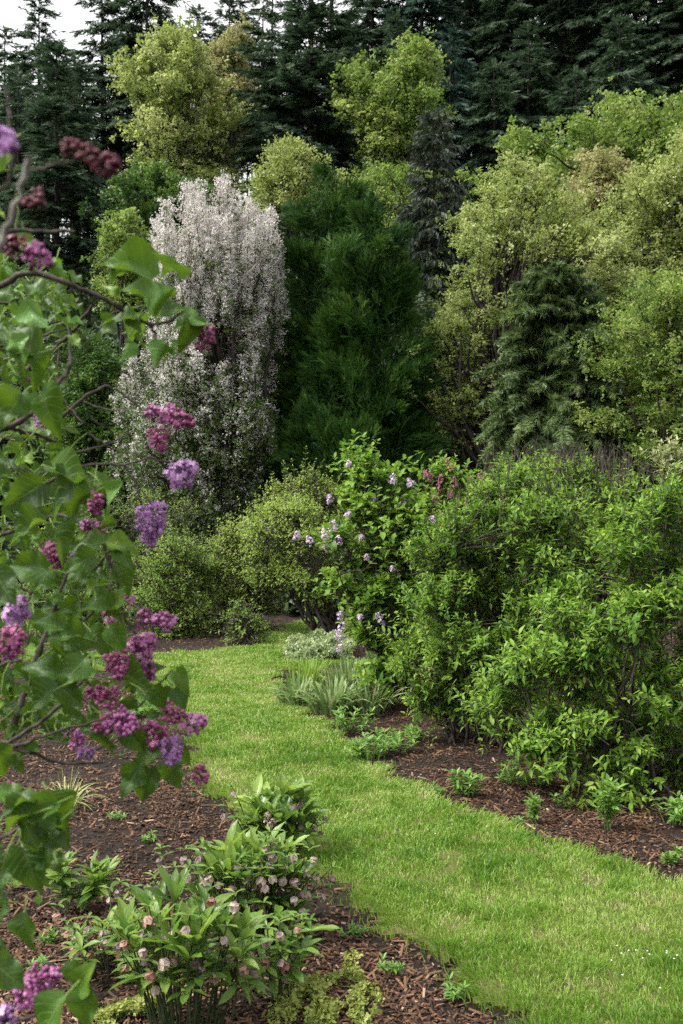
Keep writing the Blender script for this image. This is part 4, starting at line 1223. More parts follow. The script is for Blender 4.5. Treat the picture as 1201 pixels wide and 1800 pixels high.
def mat_plant(name, label, poly, mat, seed, n=1500, size=.02, h=.06, gaps=0.0):
    rng = RNG(seed)
    g = [gp(*p) for p in poly]; g = np.array(g)
    x = rng.uniform(g[:, 0].min(), g[:, 0].max(), n * 3); y = rng.uniform(g[:, 1].min(), g[:, 1].max(), n * 3)
    k = inside([tuple(p) for p in g], x + rng.normal(size=n * 3) * .025, y + rng.normal(size=n * 3) * .04) & (fbm(x * 14, y * 9, seed) > gaps * .9)
    x, y = x[k], y[k]; n = len(x)
    c = g.mean(0); root = thing(name, label, 'plant', (c[0], c[1], -.03))
    z = -.02 + h * vnoise(x * 14, y * 14, seed) * rng.uniform(.5, 1.1, n)
    T = tuft(rng, 6, kite(.42, .15), .6, .4, .2, .7)
    mb = MB()
    mb.inst(T, np.stack([x, y, z], -1), frames(rdir(rng, n, .5), rdir(rng, n, 1.4)), size * rng.uniform(.7, 1.4, n), np.clip(rng.normal(size=n) * .2 + .35 + .4 * (z - z.min()) / h, 0, 1))
    st = MB()
    k = rng.permutation(n)[:140]
    E = np.stack([x[k], y[k], z[k]], -1); S = E * 1.0; S[:, :2] += rng.normal(size=(len(k), 2)) * .05; S[:, 2] = -.03
    st.tubes(bez(S, (S + E) / 2, E, 4), np.full((len(k), 4), .0015), 4)
    st.build('stems', M['green_stem'], root, True)
    mb.build('foliage', M[mat], root)
    return root
mat_plant('creeping_plant', 'grey-green creeping mat under the vase-shaped shrub', [(500, 1150), (520, 1133), (570, 1128), (620, 1135), (622, 1156), (560, 1162), (515, 1160)], 'mat', 611, 2200, .05, .16)
mat_plant('creeping_plant', 'golden creeping plant right of the front hellebore', [(490, 1800), (478, 1740), (520, 1690), (560, 1662), (620, 1700), (668, 1740), (650, 1790), (600, 1840), (530, 1840)], 'golden', 612, 1100, .020, .055, .55)
mat_plant('creeping_plant', 'golden creeping plant left of the stems of the front hellebore', [(160, 1790), (170, 1750), (240, 1730), (300, 1740), (330, 1775), (320, 1830), (230, 1830)], 'golden', 613, 700, .022, .05, .55)
mat_plant('creeping_plant', 'low green weeds on the bark behind the purple lilac', [(215, 1240), (240, 1222), (290, 1225), (305, 1240), (260, 1258), (225, 1262)], 'weed', 614, 500, .03, .08)

LEAF_L = [grid_leaf(P_LANCE, 2, 5, .4, c, 0) for c in (.05, .2, .4)]
def herb(name, label, px, py, mat, seed, stems=6, h=.13, leaf_l=.06, spread=.07, whorl=6, tmpl=None, group=None, cat='plant'):
    rng = RNG(seed)
    x0, y0 = gp(px, py)
    root = thing(name, label, cat, (x0, y0, -.03), group)
    sm, lm = MB(), MB()
    tm = tmpl or LEAF_L
    for s in range(stems):
        a = rng.uniform(0, 6.28); r = spread * rng.uniform(.1, 1)
        b = np.array([x0 + math.cos(a) * r * .4, y0 + math.sin(a) * r * .4, -.04])
        hh = h * rng.uniform(.6, 1.15)
        e = np.array([x0 + math.cos(a) * r * 1.4, y0 + math.sin(a) * r * 1.4, -.03 + hh])
        P = bez(b[None], ((b + e) / 2 + [0, 0, .02])[None], e[None], 6)
        sm.tubes(P, np.linspace(.003, .0018, 6)[None], 5)
        for f in (.45, .7, .95, 1.0):
            pos = P[0, min(5, int(f * 5))]
            k = whorl
            aa = rng.uniform(0, 6.28) + np.arange(k) * 6.283 / k
            el = rng.uniform(.1, .5, k) + (.5 if f == 1.0 else 0)
            d = np.stack([np.cos(aa) * np.cos(el), np.sin(aa) * np.cos(el), np.sin(el)], -1)
            v = rng.integers(0, 3)
            lm.inst(tm[v], np.repeat(pos[None], k, 0), frames(d, np.tile([[0, 0, 1.0]], (k, 1)) + rng.normal(size=(k, 3)) * .2), leaf_l * (.6 + .5 * f) * rng.uniform(.7, 1.2, k), np.clip(rng.normal(size=k) * .15 + .3 + .35 * f, 0, 1))
    sm.build('stems', M['green_stem'], root, True); lm.build('foliage', M[mat], root, True)
    return root
for k, (x, y, st, h, ll, sp, lab) in enumerate([
        (1068, 1448, 7, .20, .06, .05, 'tallest leafy seedling on the right bed under the front right shrub'),
        (934, 1442, 6, .12, .045, .05, 'small leafy seedling on the bark below the front right shrub, left of the tallest'),
        (818, 1400, 9, .15, .05, .07, 'bushy leafy seedling close to the right edge of the lawn'),
        (905, 1447, 3, .06, .03, .03, 'tiny seedling left of the small leafy seedling on the right bed'),
        (993, 1415, 4, .07, .035, .05, 'little seedling in the deep shade of the front right shrub'),
        (1180, 1440, 9, .12, .05, .09, 'leafy seedling near the right edge on the shaded bark'),
        (1180, 1515, 5, .06, .035, .05, 'low seedling at the right edge beside the lawn'),
        (768, 1392, 4, .06, .03, .05, 'small seedling left of the bushy one, at the right lawn edge'),
        (655, 1330, 14, .12, .05, .16, 'low leafy patch where the right bed begins beyond the bend'),
        (690, 1318, 12, .12, .05, .14, 'second low leafy patch, nearer the large green shrub'),
        (622, 1282, 14, .14, .05, .15, 'leafy patch in front of the strap-leaved clumps'),
        (730, 1298, 8, .09, .045, .12, 'small leafy patch under the left skirt of the large green shrub'),
        (905, 1375, 7, .10, .04, .12, 'dim leafy weeds under the large green shrub'),
        (940, 1380, 6, .08, .04, .10, 'second dim patch of weeds under the large green shrub')]):
    herb('seedling', lab, x, y, 'weed', 630 + k, st, h, ll, sp, 5, group='seedlings on the bark of the right bed')
for k, (x, y, lab) in enumerate([(205, 1440, 'tiny weed on the bark straight below the hanging dark lilac leaves'), (262, 1475, 'tiny weed in the middle of the left bark bed'),
                                 (85, 1650, 'tiny weed below the young peony-like shoots'), (70, 1700, 'low weed at the lower left among the bark'), (290, 1560, 'small weed beside the left side of the hellebores'),
                                 (620, 1640, 'weed at the lawn edge right of the hellebores'), (690, 1700, 'tiny weed on the bark near the golden creeper'), (790, 1745, 'weed on the lower lawn edge')]):
    herb('seedling', lab, x, y, 'weed', 660 + k, 4, .05, .025, .04, 5, group='weeds on the left bark bed')

# hellebores
LEAF_H = [grid_leaf(P_LANCE, 4, 7, .45, c, .10, 0, c * 9) for c in (.05, .22, .4)]
def sepal_cup():
    out = []
    sp = grid_leaf(P_OVAL, 4, 4, .1, -.42, .08)
    for q in range(5):
        a = q * 1.2566
        out.append(place((sp[0] * [1.5, 1, 1], *sp[1:]), (math.cos(a) * .08, 0, math.sin(a) * .08), (math.cos(a) * .75, .75, math.sin(a) * .75), (-math.cos(a), .6, -math.sin(a)), 1.0))
    return join(out)
CUP = sepal_cup()
def hellebore(label, px, py, seed, stems, h, spread, leaf_l, fl, flower_mat, squash=1.0, fl_h=.85, leaf_k=1.0, up=.7, extra=8):
    """fl: list of flower positions in photograph pixels with the distance offset from the base"""
    rng = RNG(seed)
    x0, y0 = gp(px, py)
    base = np.array([x0, y0, -.03])
    root = thing('hellebore', label, 'plant', base, 'hellebores by the lawn edge')
    sm, lm = MB(), MB()
    for s in range(stems):
        a = s * 2.4 + rng.uniform(-.3, .3); r = spread * math.sqrt((s + .5) / stems)
        b = base + [math.cos(a) * r * .7 + rng.normal() * .012, math.sin(a) * r * .55 + rng.normal() * .012, 0]
        e = base + [math.cos(a) * r, math.sin(a) * r * squash, h * rng.uniform(.72, 1.05) * (1 - .25 * (r / spread) ** 2)]
        P = bez(b[None], (b * .5 + e * .5 + [rng.normal() * .03, rng.normal() * .03, h * .08])[None], e[None], 7)
        sm.tubes(P, np.linspace(.0036, .0024, 7)[None], 6, rng.uniform())
        outd = nrm(np.array([math.cos(a), math.sin(a) * squash, 0.0]))
        # palmate leaf / bract rosette
        for (f, k, sc, el0) in ((.74, 6, .85, .2), (1.0, 7, 1.0, up)):
            pos = P[0, int(round(f * 6))]
            aa = rng.uniform(0, 6.28) + np.arange(k) * 6.283 / k + rng.normal(size=k) * .25
            el = el0 + rng.normal(size=k) * .22
            d = np.stack([np.cos(aa) * np.cos(el), np.sin(aa) * np.cos(el), np.sin(el)], -1) + outd * .25
            nn = np.stack([-np.cos(aa) * .5, -np.sin(aa) * .5, np.ones(k)], -1) + rng.normal(size=(k, 3)) * .25
            v = rng.integers(0, 3)
            tone = .22 + .42 * f + rng.normal() * .1
            lm.inst(LEAF_H[v], np.repeat(pos[None], k, 0) + d * .004, frames(nrm(d), nn), (leaf_l * sc * leaf_k * rng.uniform(.75, 1.2, k))[:, None] * np.array([1.05, 1, 1]), np.clip(tone + rng.normal(size=k) * .12, 0, 1))
    for k in range(extra):
        a = rng.uniform(0, 6.28); r = spread * rng.uniform(.4, 1.15)
        q = base + [math.cos(a) * r, -abs(math.sin(a)) * r * .8, h * rng.uniform(.55, .98)]
        fl = fl + [(600.5 + F * q[0] / q[1], 900 - F * (q[2] - EYE) / q[1], q[1] - y0, rng.uniform(.026, .036))]
    for (x, y, dd, sz) in fl:
        c = at(x, y, y0 + dd)
        s0 = base + np.array([(c[0] - x0) * .4, dd * .5, 0])
        top = c + [rng.normal() * .008, .008, .035]
        P = bez(s0[None], (s0 * .35 + top * .65 + [0, 0, .05])[None], top[None], 8)
        P = np.concatenate([P, (c + [0, 0, .012])[None, None]], 1)
        sm.tubes(P, np.linspace(.0032, .0016, 9)[None], 5, .3)
        mb = MB()
        d = nrm(np.array([[rng.normal() * .6, -.45 + rng.normal() * .35, -.55 + rng.normal() * .25]]))
        sz = sz * .88
        mb.inst(CUP, (c - d[0] * sz * .25)[None], frames(d, rng.normal(size=(1, 3))), np.array([sz]), np.array([rng.uniform(.1, .9)]))
        mat = flower_mat if not isinstance(flower_mat, (list, tuple)) else flower_mat[rng.integers(0, len(flower_mat))]
        mb.build('flower', M[mat], root, True)
        # a small bract behind the flower
        k = 3; aa = rng.uniform(0, 6.28) + np.arange(k) * 2.1
        dd_ = np.stack([np.cos(aa), np.sin(aa), np.full(k, .35)], -1)
        lm.inst(LEAF_H[1], np.repeat(top[None], k, 0), frames(nrm(dd_), np.tile([[0, 0, 1.0]], (k, 1))), rng.uniform(.035, .06, k), np.clip(rng.normal(size=k) * .15 + .6, 0, 1))
    sm.build('stems', M['hell_stem'], root, True)
    lm.build('foliage', M['hell_leaf'], root, True)
    return root

hellebore('hellebore at the back of its row with dusky flowers, against the lawn', 488, 1500, 701, 16, .28, .14, .135,
          [(408, 1395, -.05, .030), (394, 1432, -.1, .034), (475, 1430, -.12, .036), (473, 1448, -.14, .03), (528, 1436, -.05, .036), (540, 1424, 0, .03), (552, 1436, .02, .03), (556, 1455, 0, .034), (572, 1437, .06, .028), (566, 1464, .04, .03), (530, 1452, -.05, .03), (497, 1392, .1, .03), (415, 1451, -.14, .034)],
          ['hell_dark', 'hell_dark', 'hell_sepal'], .7, up=.95, extra=6)
hellebore('largest hellebore in the middle of the row with pale dusty pink flowers', 440, 1640, 702, 28, .33, .20, .112,
          [(352, 1508, -.05, .036), (362, 1500, 0, .03), (320, 1510, 0, .036), (332, 1540, -.1, .04), (362, 1548, -.12, .042), (370, 1543, -.14, .036), (420, 1522, -.16, .036), (465, 1490, -.05, .034), (480, 1480, 0, .032), (476, 1500, -.05, .036), (486, 1508, -.05, .036), (514, 1505, -.05, .036),
           (470, 1520, -.12, .03), (460, 1545, -.16, .04), (466, 1558, -.17, .036), (478, 1542, -.14, .034), (413, 1562, -.2, .036), (540, 1532, -.05, .034), (549, 1510, 0, .034), (557, 1545, 0, .036), (540, 1570, -.05, .036), (516, 1550, -.1, .036), (582, 1542, .03, .032), (520, 1580, -.12, .036), (568, 1575, 0, .032), (534, 1600, -.1, .036), (435, 1545, -.18, .03)],
          ['hell_sepal', 'hell_sepal', 'hell_dark'], .8, up=1.0, extra=22)
hellebore('front hellebore with a bunch of bare upright stems and big glossy leaves', 330, 1812, 703, 19, .40, .19, .112,
          [(287, 1510, .3, .034), (288, 1524, .3, .036), (300, 1545, .2, .03), (275, 1560, .15, .034), (374, 1582, .0, .034), (416, 1592, -.05, .036), (330, 1632, -.14, .034), (258, 1615, -.06, .036), (222, 1657, -.06, .03), (396, 1650, -.1, .03), (425, 1672, -.05, .034), (430, 1700, -.05, .034), (380, 1715, -.1, .034), (285, 1690, -.15, .04), (268, 1712, -.14, .034), (442, 1712, .0, .03)],
          ['hell_sepal', 'hell_sepal', 'hell_red', 'hell_dark'], .8, up=.95, extra=16)
hellebore('shaded hellebore between the front one and the golden creeper, with coral and dusky flowers', 490, 1745, 705, 9, .28, .13, .09,
          [(464, 1606, .1, .034), (500, 1632, .1, .03), (492, 1660, .05, .034), (530, 1640, .1, .034), (545, 1636, .1, .032), (522, 1628, .1, .03), (455, 1770, -.05, .03), (498, 1720, -.1, .03), (470, 1690, -.1, .034), (515, 1680, .0, .03)],
          ['hell_red', 'hell_dark', 'hell_sepal'], .9, up=.4)
hellebore('straggly hellebore with coral red flowers on the left bark', 200, 1700, 704, 12, .17, .18, .07,
          [(104, 1610, .05, .034), (157, 1632, .05, .034), (180, 1640, .0, .036), (122, 1640, .0, .034), (221, 1622, .0, .03), (185, 1655, -.05, .034), (192, 1580, .2, .026), (208, 1568, .2, .03), (232, 1580, .1, .03), (215, 1600, .1, .034)],
          ['hell_red', 'hell_sepal', 'hell_red'], 1.0, up=.5)
herb('leafy_shoots', 'pair of pale leafy shoots on the left bark below the lilac', 128, 1592, 'hell_leaf', 711, 7, .16, .085, .12, 6, [grid_leaf(P_LANCE, 2, 5, .4, c, 0) for c in (.05, .2, .3)])

# daisies in the lawn
def build_daisies():
    rng = RNG(720)
    spots = [(1085, 1688), (1092, 1700), (1105, 1696), (1118, 1696), (1138, 1698), (1142, 1705), (1172, 1702), (1190, 1705), (1185, 1714), (1172, 1700), (1075, 1716), (1160, 1765), (1094, 1744), (1130, 1708), (702, 1452), (722, 1442), (795, 1466), (752, 1478), (765, 1486)]
    root = None
    for k, (x, y) in enumerate(spots):
        gx, gy = gp(x, y)
        if root is None:
            root = thing('daisy', 'tiny white daisy in the mown grass', 'flower', (gx, gy, .03), 'daisies in the lawn')
            pt = MB()
            T = join([place(kite(.3, 0.02), (0, 0, 0), (math.cos(a), math.sin(a), .25), (0, 0, 1), 1) for a in np.arange(9) * .698])
            pt.inst(T, np.array([[gx, gy, .052]]), np.eye(3)[None], np.array([.0042]), np.array([.5]))
            pt.build('petals', M['daisy'], root)
            st = MB(); st.tubes(np.array([[[gx, gy, .0], [gx + .001, gy, .03], [gx, gy, .052]]]), np.full((1, 3), .0009), 4)
            st.build('stem', M['green_stem'], root)
        else:
            copy_thing(root, (gx, gy, .03 + rng.uniform(-.006, .006)), rng.uniform(0, 6))
build_daisies()

# ------------------------------------------------------------------ the purple lilac close to the camera
def foreground_lilac():
    rng = RNG(800)
    base = np.array([-1.05, 1.95, -.03])
    root = thing('lilac_shrub', 'purple lilac close by on the left with heart-shaped leaves and rosy flower buds', 'shrub', base)
    heart = [grid_leaf(P_HEART, 6, 9, f, c, w, .10, ph) for (f, c, w, ph) in ((.45, .28, .16, 0), (.75, .42, .18, 2), (.25, .12, .22, 4), (.95, .2, .12, 1), (.5, .6, .2, 3))]
    fol, wood, twig, dead = MB(), MB(), MB(), MB()
    # ---- branches traced through space: (px, py, distance), radius in m
    br = [
        ([(-140, 560, 1.35), (0, 503, 1.3), (56, 474, 1.3), (120, 500, 1.3), (165, 516, 1.31), (222, 550, 1.33), (262, 571, 1.35), (290, 570, 1.36), (332, 543, 1.38)], .0048, .0016),
        ([(262, 571, 1.35), (276, 590, 1.35), (275, 618, 1.35)], .002, .0014),
        ([(50, 650, 1.7), (80, 628, 1.68), (112, 600, 1.65), (140, 570, 1.6), (163, 535, 1.58)], .0055, .002),
        ([(-60, 770, 1.5), (0, 756, 1.5), (42, 738, 1.5), (75, 705, 1.52), (112, 668, 1.55), (128, 630, 1.56), (118, 560, 1.6)], .0055, .002),
        ([(108, 732, 1.6), (150, 697, 1.6), (186, 676, 1.6), (215, 690, 1.6), (240, 713, 1.6), (262, 728, 1.6)], .0034, .0013),
        ([(20, 752, 1.5), (60, 764, 1.52), (100, 776, 1.54)], .0036, .002),
        ([(96, 816, 1.55), (140, 795, 1.55), (185, 783, 1.56), (230, 760, 1.6)], .0036, .001),
        ([(60, 860, 1.55), (115, 832, 1.55), (160, 816, 1.55), (220, 817, 1.55), (265, 805, 1.55), (300, 812, 1.55)], .003, .0012),
        ([(218, 818, 1.55), (248, 858, 1.55), (266, 886, 1.55)], .0016, .0012),
        ([(-30, 500, .7), (4, 420, .7), (24, 362, .69), (52, 279, .68)], .0026, .0019),
        ([(10, 150, .75), (16, 210, .75), (25, 318, .75), (-30, 350, .75)], .0009, .0016),
        ([(-40, 1322, 1.45), (0, 1312, 1.45), (50, 1286, 1.45), (102, 1246, 1.45), (150, 1190, 1.5)], .0044, .002),
        ([(-40, 1300, 1.5), (0, 1308, 1.5), (60, 1326, 1.5), (120, 1345, 1.52), (182, 1340, 1.55)], .0042, .0016),
        ([(25, 1312, 1.5), (90, 1290, 1.5), (140, 1275, 1.5), (190, 1260, 1.5)], .003, .0012),
        ([(-30, 1420, 1.6), (20, 1297, 1.6), (34, 1242, 1.6), (60, 1170, 1.62), (90, 1090, 1.65), (120, 1000, 1.7)], .008, .003),
        ([(238, 1248, 1.5), (262, 1222, 1.5), (285, 1200, 1.5), (300, 1180, 1.5)], .0018, .0014),
        ([(150, 1330, 1.55), (200, 1300, 1.52), (250, 1290, 1.5), (330, 1290, 1.5)], .002, .0012),
        ([(190, 1000, 1.5), (195, 970, 1.5), (182, 955, 1.5)], .0014, .001),
        ([(60, 300, .75), (85, 293, .75), (112, 289, .75), (150, 270, .75)], .0016, .001),
        ([(-30, 410, 1.15), (50, 404, 1.15), (130, 408, 1.15)], .003, .002),
        ([(-40, 1500, 1.25), (10, 1470, 1.25), (60, 1440, 1.25), (100, 1420, 1.25)], .0026, .0015),
        ([(-40, 1800, 1.2), (60, 1790, 1.2), (100, 1760, 1.22), (140, 1735, 1.22)], .0026, .0015),
        ([(-60, 1180, 1.55), (40, 1160, 1.5), (100, 1190, 1.45), (160, 1240, 1.45)], .003, .0014),
        ([(-60, 960, 1.6), (40, 930, 1.55), (100, 900, 1.55), (170, 930, 1.5), (200, 1000, 1.5), (215, 1080, 1.5)], .004, .0014),
        ([(205, 1010, 1.5), (215, 1080, 1.5), (235, 1110, 1.5), (250, 1130, 1.5)], .002, .0014),
        ([(-50, 620, 1.6), (40, 600, 1.6), (100, 560, 1.6), (150, 570, 1.6)], .003, .0013),
        ([(55, 475, 1.3), (52, 455, 1.28), (30, 440, 1.2)], .003, .002),
    ]
    for k in range(46):     # thin bare twigs crossing the inside of the shrub
        x, y = rng.uniform(-20, 190), rng.uniform(520, 1260)
        a = rng.uniform(-.9, .9) + (0 if rng.uniform() < .7 else 1.4); l = rng.uniform(40, 130); D = rng.uniform(1.5, 1.95)
        br.append(([(x, y, D), (x + l * .5 * math.cos(a), y - l * .5 * math.sin(a) + rng.normal() * 6, D), (x + l * math.cos(a), y - l * math.sin(a), D + rng.normal() * .05)], rng.uniform(.0012, .0028), .0008))
    joints = []
    for pts, r0, r1 in br:
        P = np.array([at(*p) for p in pts])
        n = len(P)
        tt = np.linspace(0, n - 1, max(8, n * 4))
        Q = np.stack([np.interp(tt, np.arange(n), P[:, k]) for k in range(3)], -1)
        for _ in range(2):
            Q[1:-1] = .25 * Q[:-2] + .5 * Q[1:-1] + .25 * Q[2:]
        Q[1:-1] += rng.normal(size=(len(Q) - 2, 3)) * .0012
        (dead if abs(r0 - .0026) < 1e-6 and pts[0][0] == -30 and pts[0][1] == 500 else wood).tubes(Q[None], (r0 + (r1 - r0) * np.linspace(0, 1, len(Q)))[None] * (1 + .12 * rng.normal(size=len(Q)))[None], 7)
        joints.append(Q)
    # main stems rising from the ground to the branch roots (left of the frame)
    for k, Q in enumerate(joints):
        if br[k][0][0][0] < -25 and br[k][1] > .0025:
            e = Q[0]; b = base + [rng.normal() * .12, rng.normal() * .12, -.05]
            m = (b + e) / 2 + [-.12, .05, .1]
            S = bez(b[None], m[None], e[None], 12)
            S[:, 1:-1] += rng.normal(size=(1, 10, 3)) * .006
            wood.tubes(S, np.linspace(.016, br[k][1] * 1.05, 12)[None], 8)
    for k in range(5):     # taller stems, mostly outside the picture
        e = base + [rng.uniform(-.5, .1), rng.uniform(-.2, .5), rng.uniform(2.2, 2.9)]
        b = base + [rng.normal() * .1, rng.normal() * .1, -.05]
        wood.tubes(bez(b[None], ((b + e) / 2 + [rng.normal() * .2, rng.normal() * .2, 0])[None], e[None], 12), np.linspace(.02, .006, 12)[None], 8)
    allj = np.concatenate(joints)
    # ---- leaves seen singly: base px, tip px, distance, tone (0 dark .. 1 bright, shade and backlit glow painted in), facing
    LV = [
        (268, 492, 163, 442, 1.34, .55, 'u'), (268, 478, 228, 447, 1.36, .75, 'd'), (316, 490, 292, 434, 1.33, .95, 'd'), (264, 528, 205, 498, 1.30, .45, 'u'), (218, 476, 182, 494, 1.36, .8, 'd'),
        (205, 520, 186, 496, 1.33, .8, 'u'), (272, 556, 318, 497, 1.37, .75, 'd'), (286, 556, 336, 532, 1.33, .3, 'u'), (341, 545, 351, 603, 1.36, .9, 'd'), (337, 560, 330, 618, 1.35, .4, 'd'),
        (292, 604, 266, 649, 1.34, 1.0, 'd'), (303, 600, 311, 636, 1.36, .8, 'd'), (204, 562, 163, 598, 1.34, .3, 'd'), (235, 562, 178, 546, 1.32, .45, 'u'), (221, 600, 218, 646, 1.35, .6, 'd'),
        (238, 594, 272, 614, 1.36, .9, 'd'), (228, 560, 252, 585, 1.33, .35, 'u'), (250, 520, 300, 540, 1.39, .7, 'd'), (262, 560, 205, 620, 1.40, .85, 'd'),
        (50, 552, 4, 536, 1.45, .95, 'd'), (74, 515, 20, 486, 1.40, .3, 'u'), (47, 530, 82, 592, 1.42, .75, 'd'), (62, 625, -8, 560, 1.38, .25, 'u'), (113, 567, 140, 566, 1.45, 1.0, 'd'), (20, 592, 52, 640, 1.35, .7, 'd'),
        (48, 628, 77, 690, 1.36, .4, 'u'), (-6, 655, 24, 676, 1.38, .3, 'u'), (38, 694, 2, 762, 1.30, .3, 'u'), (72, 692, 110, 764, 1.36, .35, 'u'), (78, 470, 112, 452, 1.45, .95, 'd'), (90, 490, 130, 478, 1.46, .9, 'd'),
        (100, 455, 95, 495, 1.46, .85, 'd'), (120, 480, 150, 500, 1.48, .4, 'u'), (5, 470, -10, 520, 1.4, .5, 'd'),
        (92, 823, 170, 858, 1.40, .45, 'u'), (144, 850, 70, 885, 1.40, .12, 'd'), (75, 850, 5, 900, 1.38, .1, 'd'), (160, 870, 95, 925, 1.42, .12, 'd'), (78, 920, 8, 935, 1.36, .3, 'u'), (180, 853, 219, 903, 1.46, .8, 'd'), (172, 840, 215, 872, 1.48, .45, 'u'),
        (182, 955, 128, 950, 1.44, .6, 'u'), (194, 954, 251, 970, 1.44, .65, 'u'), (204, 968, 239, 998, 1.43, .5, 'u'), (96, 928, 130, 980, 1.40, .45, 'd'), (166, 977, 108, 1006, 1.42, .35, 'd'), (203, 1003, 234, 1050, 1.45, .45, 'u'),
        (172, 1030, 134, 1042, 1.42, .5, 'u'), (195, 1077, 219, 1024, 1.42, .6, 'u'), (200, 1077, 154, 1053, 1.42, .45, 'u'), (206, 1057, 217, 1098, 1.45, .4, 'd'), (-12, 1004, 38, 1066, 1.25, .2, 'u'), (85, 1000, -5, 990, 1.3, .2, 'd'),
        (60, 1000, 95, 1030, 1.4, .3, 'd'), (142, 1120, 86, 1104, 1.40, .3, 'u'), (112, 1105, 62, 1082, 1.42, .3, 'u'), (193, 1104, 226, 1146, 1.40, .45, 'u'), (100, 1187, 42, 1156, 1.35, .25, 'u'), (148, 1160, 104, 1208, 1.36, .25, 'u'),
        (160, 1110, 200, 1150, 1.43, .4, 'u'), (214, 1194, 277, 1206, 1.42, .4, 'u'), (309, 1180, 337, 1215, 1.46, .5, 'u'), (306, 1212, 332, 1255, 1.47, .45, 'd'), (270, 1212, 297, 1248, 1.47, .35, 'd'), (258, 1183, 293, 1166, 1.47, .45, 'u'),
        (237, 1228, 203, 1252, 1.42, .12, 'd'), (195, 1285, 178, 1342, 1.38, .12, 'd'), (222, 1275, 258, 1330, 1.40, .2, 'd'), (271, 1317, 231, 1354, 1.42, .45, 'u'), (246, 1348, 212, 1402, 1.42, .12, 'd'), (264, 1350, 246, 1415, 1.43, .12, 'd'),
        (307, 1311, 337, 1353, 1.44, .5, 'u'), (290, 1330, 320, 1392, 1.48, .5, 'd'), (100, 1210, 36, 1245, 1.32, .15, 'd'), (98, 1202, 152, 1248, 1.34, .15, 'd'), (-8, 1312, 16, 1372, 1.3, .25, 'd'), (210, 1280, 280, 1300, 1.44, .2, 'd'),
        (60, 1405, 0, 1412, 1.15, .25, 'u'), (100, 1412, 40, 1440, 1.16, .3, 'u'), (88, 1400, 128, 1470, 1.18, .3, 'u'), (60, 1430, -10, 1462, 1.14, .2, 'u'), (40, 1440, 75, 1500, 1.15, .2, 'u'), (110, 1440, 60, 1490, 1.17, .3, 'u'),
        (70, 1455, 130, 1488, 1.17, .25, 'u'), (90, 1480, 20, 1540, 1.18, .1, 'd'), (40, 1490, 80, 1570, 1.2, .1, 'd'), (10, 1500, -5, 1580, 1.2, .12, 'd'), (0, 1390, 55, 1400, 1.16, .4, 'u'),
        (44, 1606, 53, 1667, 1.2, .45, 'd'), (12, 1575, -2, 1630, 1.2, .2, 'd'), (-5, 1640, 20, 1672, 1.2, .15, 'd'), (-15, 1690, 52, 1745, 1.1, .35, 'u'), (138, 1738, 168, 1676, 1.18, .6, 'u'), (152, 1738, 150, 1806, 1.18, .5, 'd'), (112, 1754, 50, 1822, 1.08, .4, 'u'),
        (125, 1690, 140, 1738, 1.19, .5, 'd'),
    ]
    for (x, y, s_) in ((20, 250, .9), (10, 300, 1), (-10, 370, 1), (28, 340, .9), (40, 390, .9), (30, 410, .8), (-5, 440, 1)):
        a = rng.uniform(0, 6.28)
        LV.append((x, y, x + math.cos(a) * 45, y + 25 + math.sin(a) * 25, 1.0 + rng.uniform(0, .2), .8 * rng.uniform(.6, 1.2), 'd' if rng.uniform() < .6 else 'u'))
    # ---- leaves filling the mass behind them, coloured dark for the shrub's shaded inside
    regions = [([(-50, 1385), (105, 1390), (130, 1480), (70, 1580), (-50, 1610)], 34, 1.2, 1.5), ([(-60, 1170), (110, 1180), (140, 1290), (60, 1340), (-60, 1340)], 46, 1.5, 1.8),
               ([(-60, 480), (90, 500), (130, 640), (80, 700), (120, 800), (170, 900), (200, 1000), (190, 1180), (120, 1270), (-60, 1280)], 340, 1.85, 2.5),
               ([(-40, 440), (100, 450), (150, 560), (100, 640), (90, 700), (130, 790), (60, 860), (-60, 860)], 130, 1.45, 1.9),
               ([(-60, 820), (150, 815), (190, 870), (225, 960), (220, 1080), (230, 1200), (150, 1290), (-60, 1290)], 340, 1.47, 2.0),
               ([(150, 1180), (270, 1190), (320, 1220), (320, 1330), (240, 1390), (190, 1330), (150, 1290)], 22, 1.46, 1.65),
               ([(190, 470), (320, 460), (345, 560), (300, 600), (220, 600)], 6, 1.38, 1.48)]
    for poly, n, d0, d1 in regions:
        p = np.array(poly)
        x = rng.uniform(p[:, 0].min(), p[:, 0].max(), n * 4); y = rng.uniform(p[:, 1].min(), p[:, 1].max(), n * 4)
        k = inside(poly, x, y)
        for xx, yy in list(zip(x[k], y[k]))[:n]:
            a = rng.uniform(0, 6.28); l = rng.uniform(24, 48)
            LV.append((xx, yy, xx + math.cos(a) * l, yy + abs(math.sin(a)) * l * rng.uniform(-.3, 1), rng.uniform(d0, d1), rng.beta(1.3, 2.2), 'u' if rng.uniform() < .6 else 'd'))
    for k in range(170):     # upper and outer foliage of the same shrub, beyond the left edge of the picture
        c = base + [rng.uniform(-.75, .05), rng.uniform(-.35, .5), rng.uniform(.7, 2.9)]
        a = rng.uniform(0, 6.28)
        if c[0] / c[1] > -.37: continue
        px = 600.5 + F * c[0] / c[1]; py = 900 - F * (c[2] - EYE) / c[1]
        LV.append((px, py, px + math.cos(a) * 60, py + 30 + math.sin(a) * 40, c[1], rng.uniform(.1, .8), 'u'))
    pos, dv, nv, sc, rr, tv = [], [], [], [], [], []
    pet = []
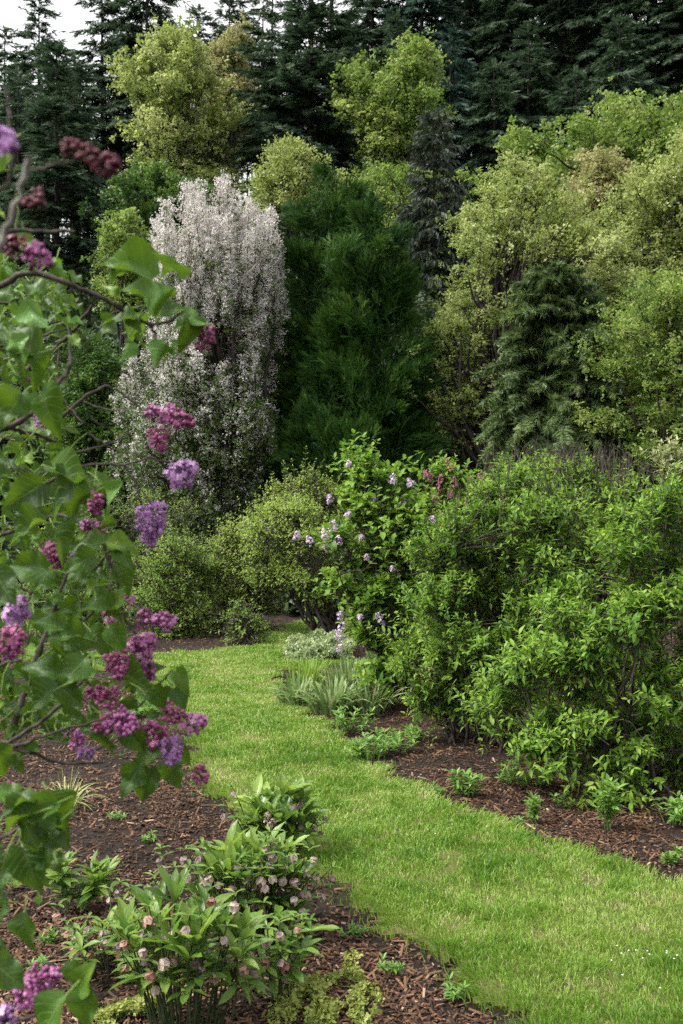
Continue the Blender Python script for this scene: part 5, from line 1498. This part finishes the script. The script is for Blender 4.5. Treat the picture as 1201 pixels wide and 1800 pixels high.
    for (bx, by, tx, ty, D, tone, face) in LV:
        b = at(bx, by, D)
        sx = rng.normal() * .25
        l_img = math.hypot(tx - bx, ty - by) / F * D
        e = at(tx, ty, D) + np.array([0, l_img * (rng.uniform(-.55, .1)), 0])
        d = e - b; l = np.linalg.norm(d)
        if face == 'u':    # the upper face is seen, lit from above
            n = np.array([rng.normal() * .3, -.75 + rng.normal() * .2, .8])
        else:              # hangs so that its underside or edge faces us and the sky shines through
            n = np.array([rng.normal() * .4, .55 + rng.normal() * .3, .7]) if tone > .5 else np.array([rng.normal() * .4, -.9, .45 + rng.normal() * .2])
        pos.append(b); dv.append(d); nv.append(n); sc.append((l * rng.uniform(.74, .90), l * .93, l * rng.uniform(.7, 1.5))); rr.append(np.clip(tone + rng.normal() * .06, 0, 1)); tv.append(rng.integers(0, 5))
        # petiole, running back towards the nearest branch
        j = allj[np.linalg.norm(allj - b, axis=1).argmin()]
        back = nrm(-d) * .012 + np.array([0, .004, -.002])
        if np.linalg.norm(j - b) < .06: q = j
        else: q = b + back * 1.8
        pet.append(np.stack([q, (q + b) / 2 + nrm(-d) * .004, b]))
    pos, dv, nv, sc, rr, tv = map(np.array, (pos, dv, nv, sc, rr, tv))
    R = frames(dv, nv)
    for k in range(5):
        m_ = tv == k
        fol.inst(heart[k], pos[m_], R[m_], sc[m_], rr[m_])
    fol.tubes(np.array(pet), np.array([[.0012, .001, .0009]]), 5, .8)
    wood.build('branches', M['twig'], root, True)
    tag(dead.build('dead_branch', M['bark_grey'], root, True), 'pale grey broken branch')
    fol.build('foliage', M['lilac_leaf'], root, True)
    # ---- flower heads: centre px, length px, width px, image angle (deg, up = 90), distance, material, open share
    FL = [
        (126, 262, 34, 26, 150, .75, 'lil_dark', 0), (150, 272, 34, 30, 20, .75, 'lil_dark', 0), (186, 288, 52, 44, -20, .75, 'lil_dark', .1), (8, 248, 50, 44, 90, .72, 'lil_open', .5), (62, 352, 34, 30, -40, .85, 'lil_dark', 0),
        (28, 436, 62, 44, 150, 1.05, 'lil_dark', .3), (66, 450, 62, 46, -40, 1.05, 'lil_mid', .35), (362, 598, 44, 30, 70, 1.38, 'lil_bud', 0), (285, 728, 56, 32, 170, 1.55, 'lil_mid', .2), (316, 738, 52, 28, -12, 1.55, 'lil_bud', .05),
        (279, 770, 44, 34, -75, 1.55, 'lil_bud', .1), (321, 831, 54, 48, 25, 1.55, 'lil_open', .75), (268, 912, 66, 54, -80, 1.55, 'lil_open', .6), (262, 935, 46, 36, -70, 1.55, 'lil_open', .5), (72, 739, 36, 24, -10, 1.5, 'lil_open', .5),
        (168, 882, 44, 26, -80, 1.45, 'lil_bud', 0), (166, 930, 44, 24, 160, 1.5, 'lil_mid', .25), (92, 977, 48, 34, -40, 1.44, 'lil_bud', .1), (138, 978, 24, 18, 0, 1.46, 'lil_open', .4), (224, 1056, 22, 17, 0, 1.52, 'lil_mid', .3),
        (257, 1090, 34, 30, 100, 1.5, 'lil_mid', .2), (290, 1093, 40, 34, 15, 1.5, 'lil_mid', .2), (200, 1085, 34, 22, 140, 1.48, 'lil_mid', .3), (250, 1136, 54, 48, 40, 1.46, 'lil_mid', .3), (250, 1172, 58, 44, -60, 1.46, 'lil_mid', .25),
        (207, 1166, 52, 42, -80, 1.40, 'lil_bud', .15), (14, 1130, 62, 58, 40, 1.3, 'lil_bud', .1), (30, 1072, 52, 40, 60, 1.35, 'lil_open', .5), (190, 1226, 50, 32, 150, 1.42, 'lil_bud', 0), (172, 1218, 34, 24, 170, 1.42, 'lil_bud', 0),
        (214, 1270, 58, 46, -15, 1.36, 'lil_mid', .05), (185, 1275, 34, 30, 200, 1.38, 'lil_bud', 0), (132, 1300, 44, 22, -60, 1.5, 'lil_mid', .2), (150, 1320, 28, 20, -20, 1.5, 'lil_open', .4), (302, 1254, 46, 28, -20, 1.44, 'lil_bud', 0),
        (342, 1272, 46, 32, 20, 1.44, 'lil_mid', .3), (272, 1292, 52, 38, 130, 1.42, 'lil_bud', .1), (300, 1318, 50, 36, -70, 1.42, 'lil_open', .4), (350, 1361, 32, 24, -30, 1.46, 'lil_bud', 0), (13, 1390, 26, 20, 0, 1.2, 'lil_bud', 0),
        (76, 1718, 66, 34, 20, 1.25, 'lil_mid', .05), (50, 1752, 56, 30, 20, 1.25, 'lil_mid', .2), (8, 1788, 30, 34, 80, 1.2, 'lil_open', .4), (58, 665, 22, 18, 90, 1.6, 'lil_bud', 0), (118, 812, 18, 14, 0, 1.55, 'lil_mid', .2)]
    for (x, y, l, w, ang, D, mat, op) in FL:
        k = D / F
        a = math.radians(ang)
        n = int(np.clip(l * w * .040 * (1 if D > 1.15 else .45), 9, 110))
        if D < 1.15: l, w = l * .8, w * .75
        panicle(at(x, y, D), (math.cos(a), rng.normal() * .25 - .1, math.sin(a)), l * k * .9, w * k * .9, rng, mat, root, n, .0074 if D > 1.15 else .0062, op)
foreground_lilac()
for o in bpy.data.objects:
    if '_o' in o: del o['_o']
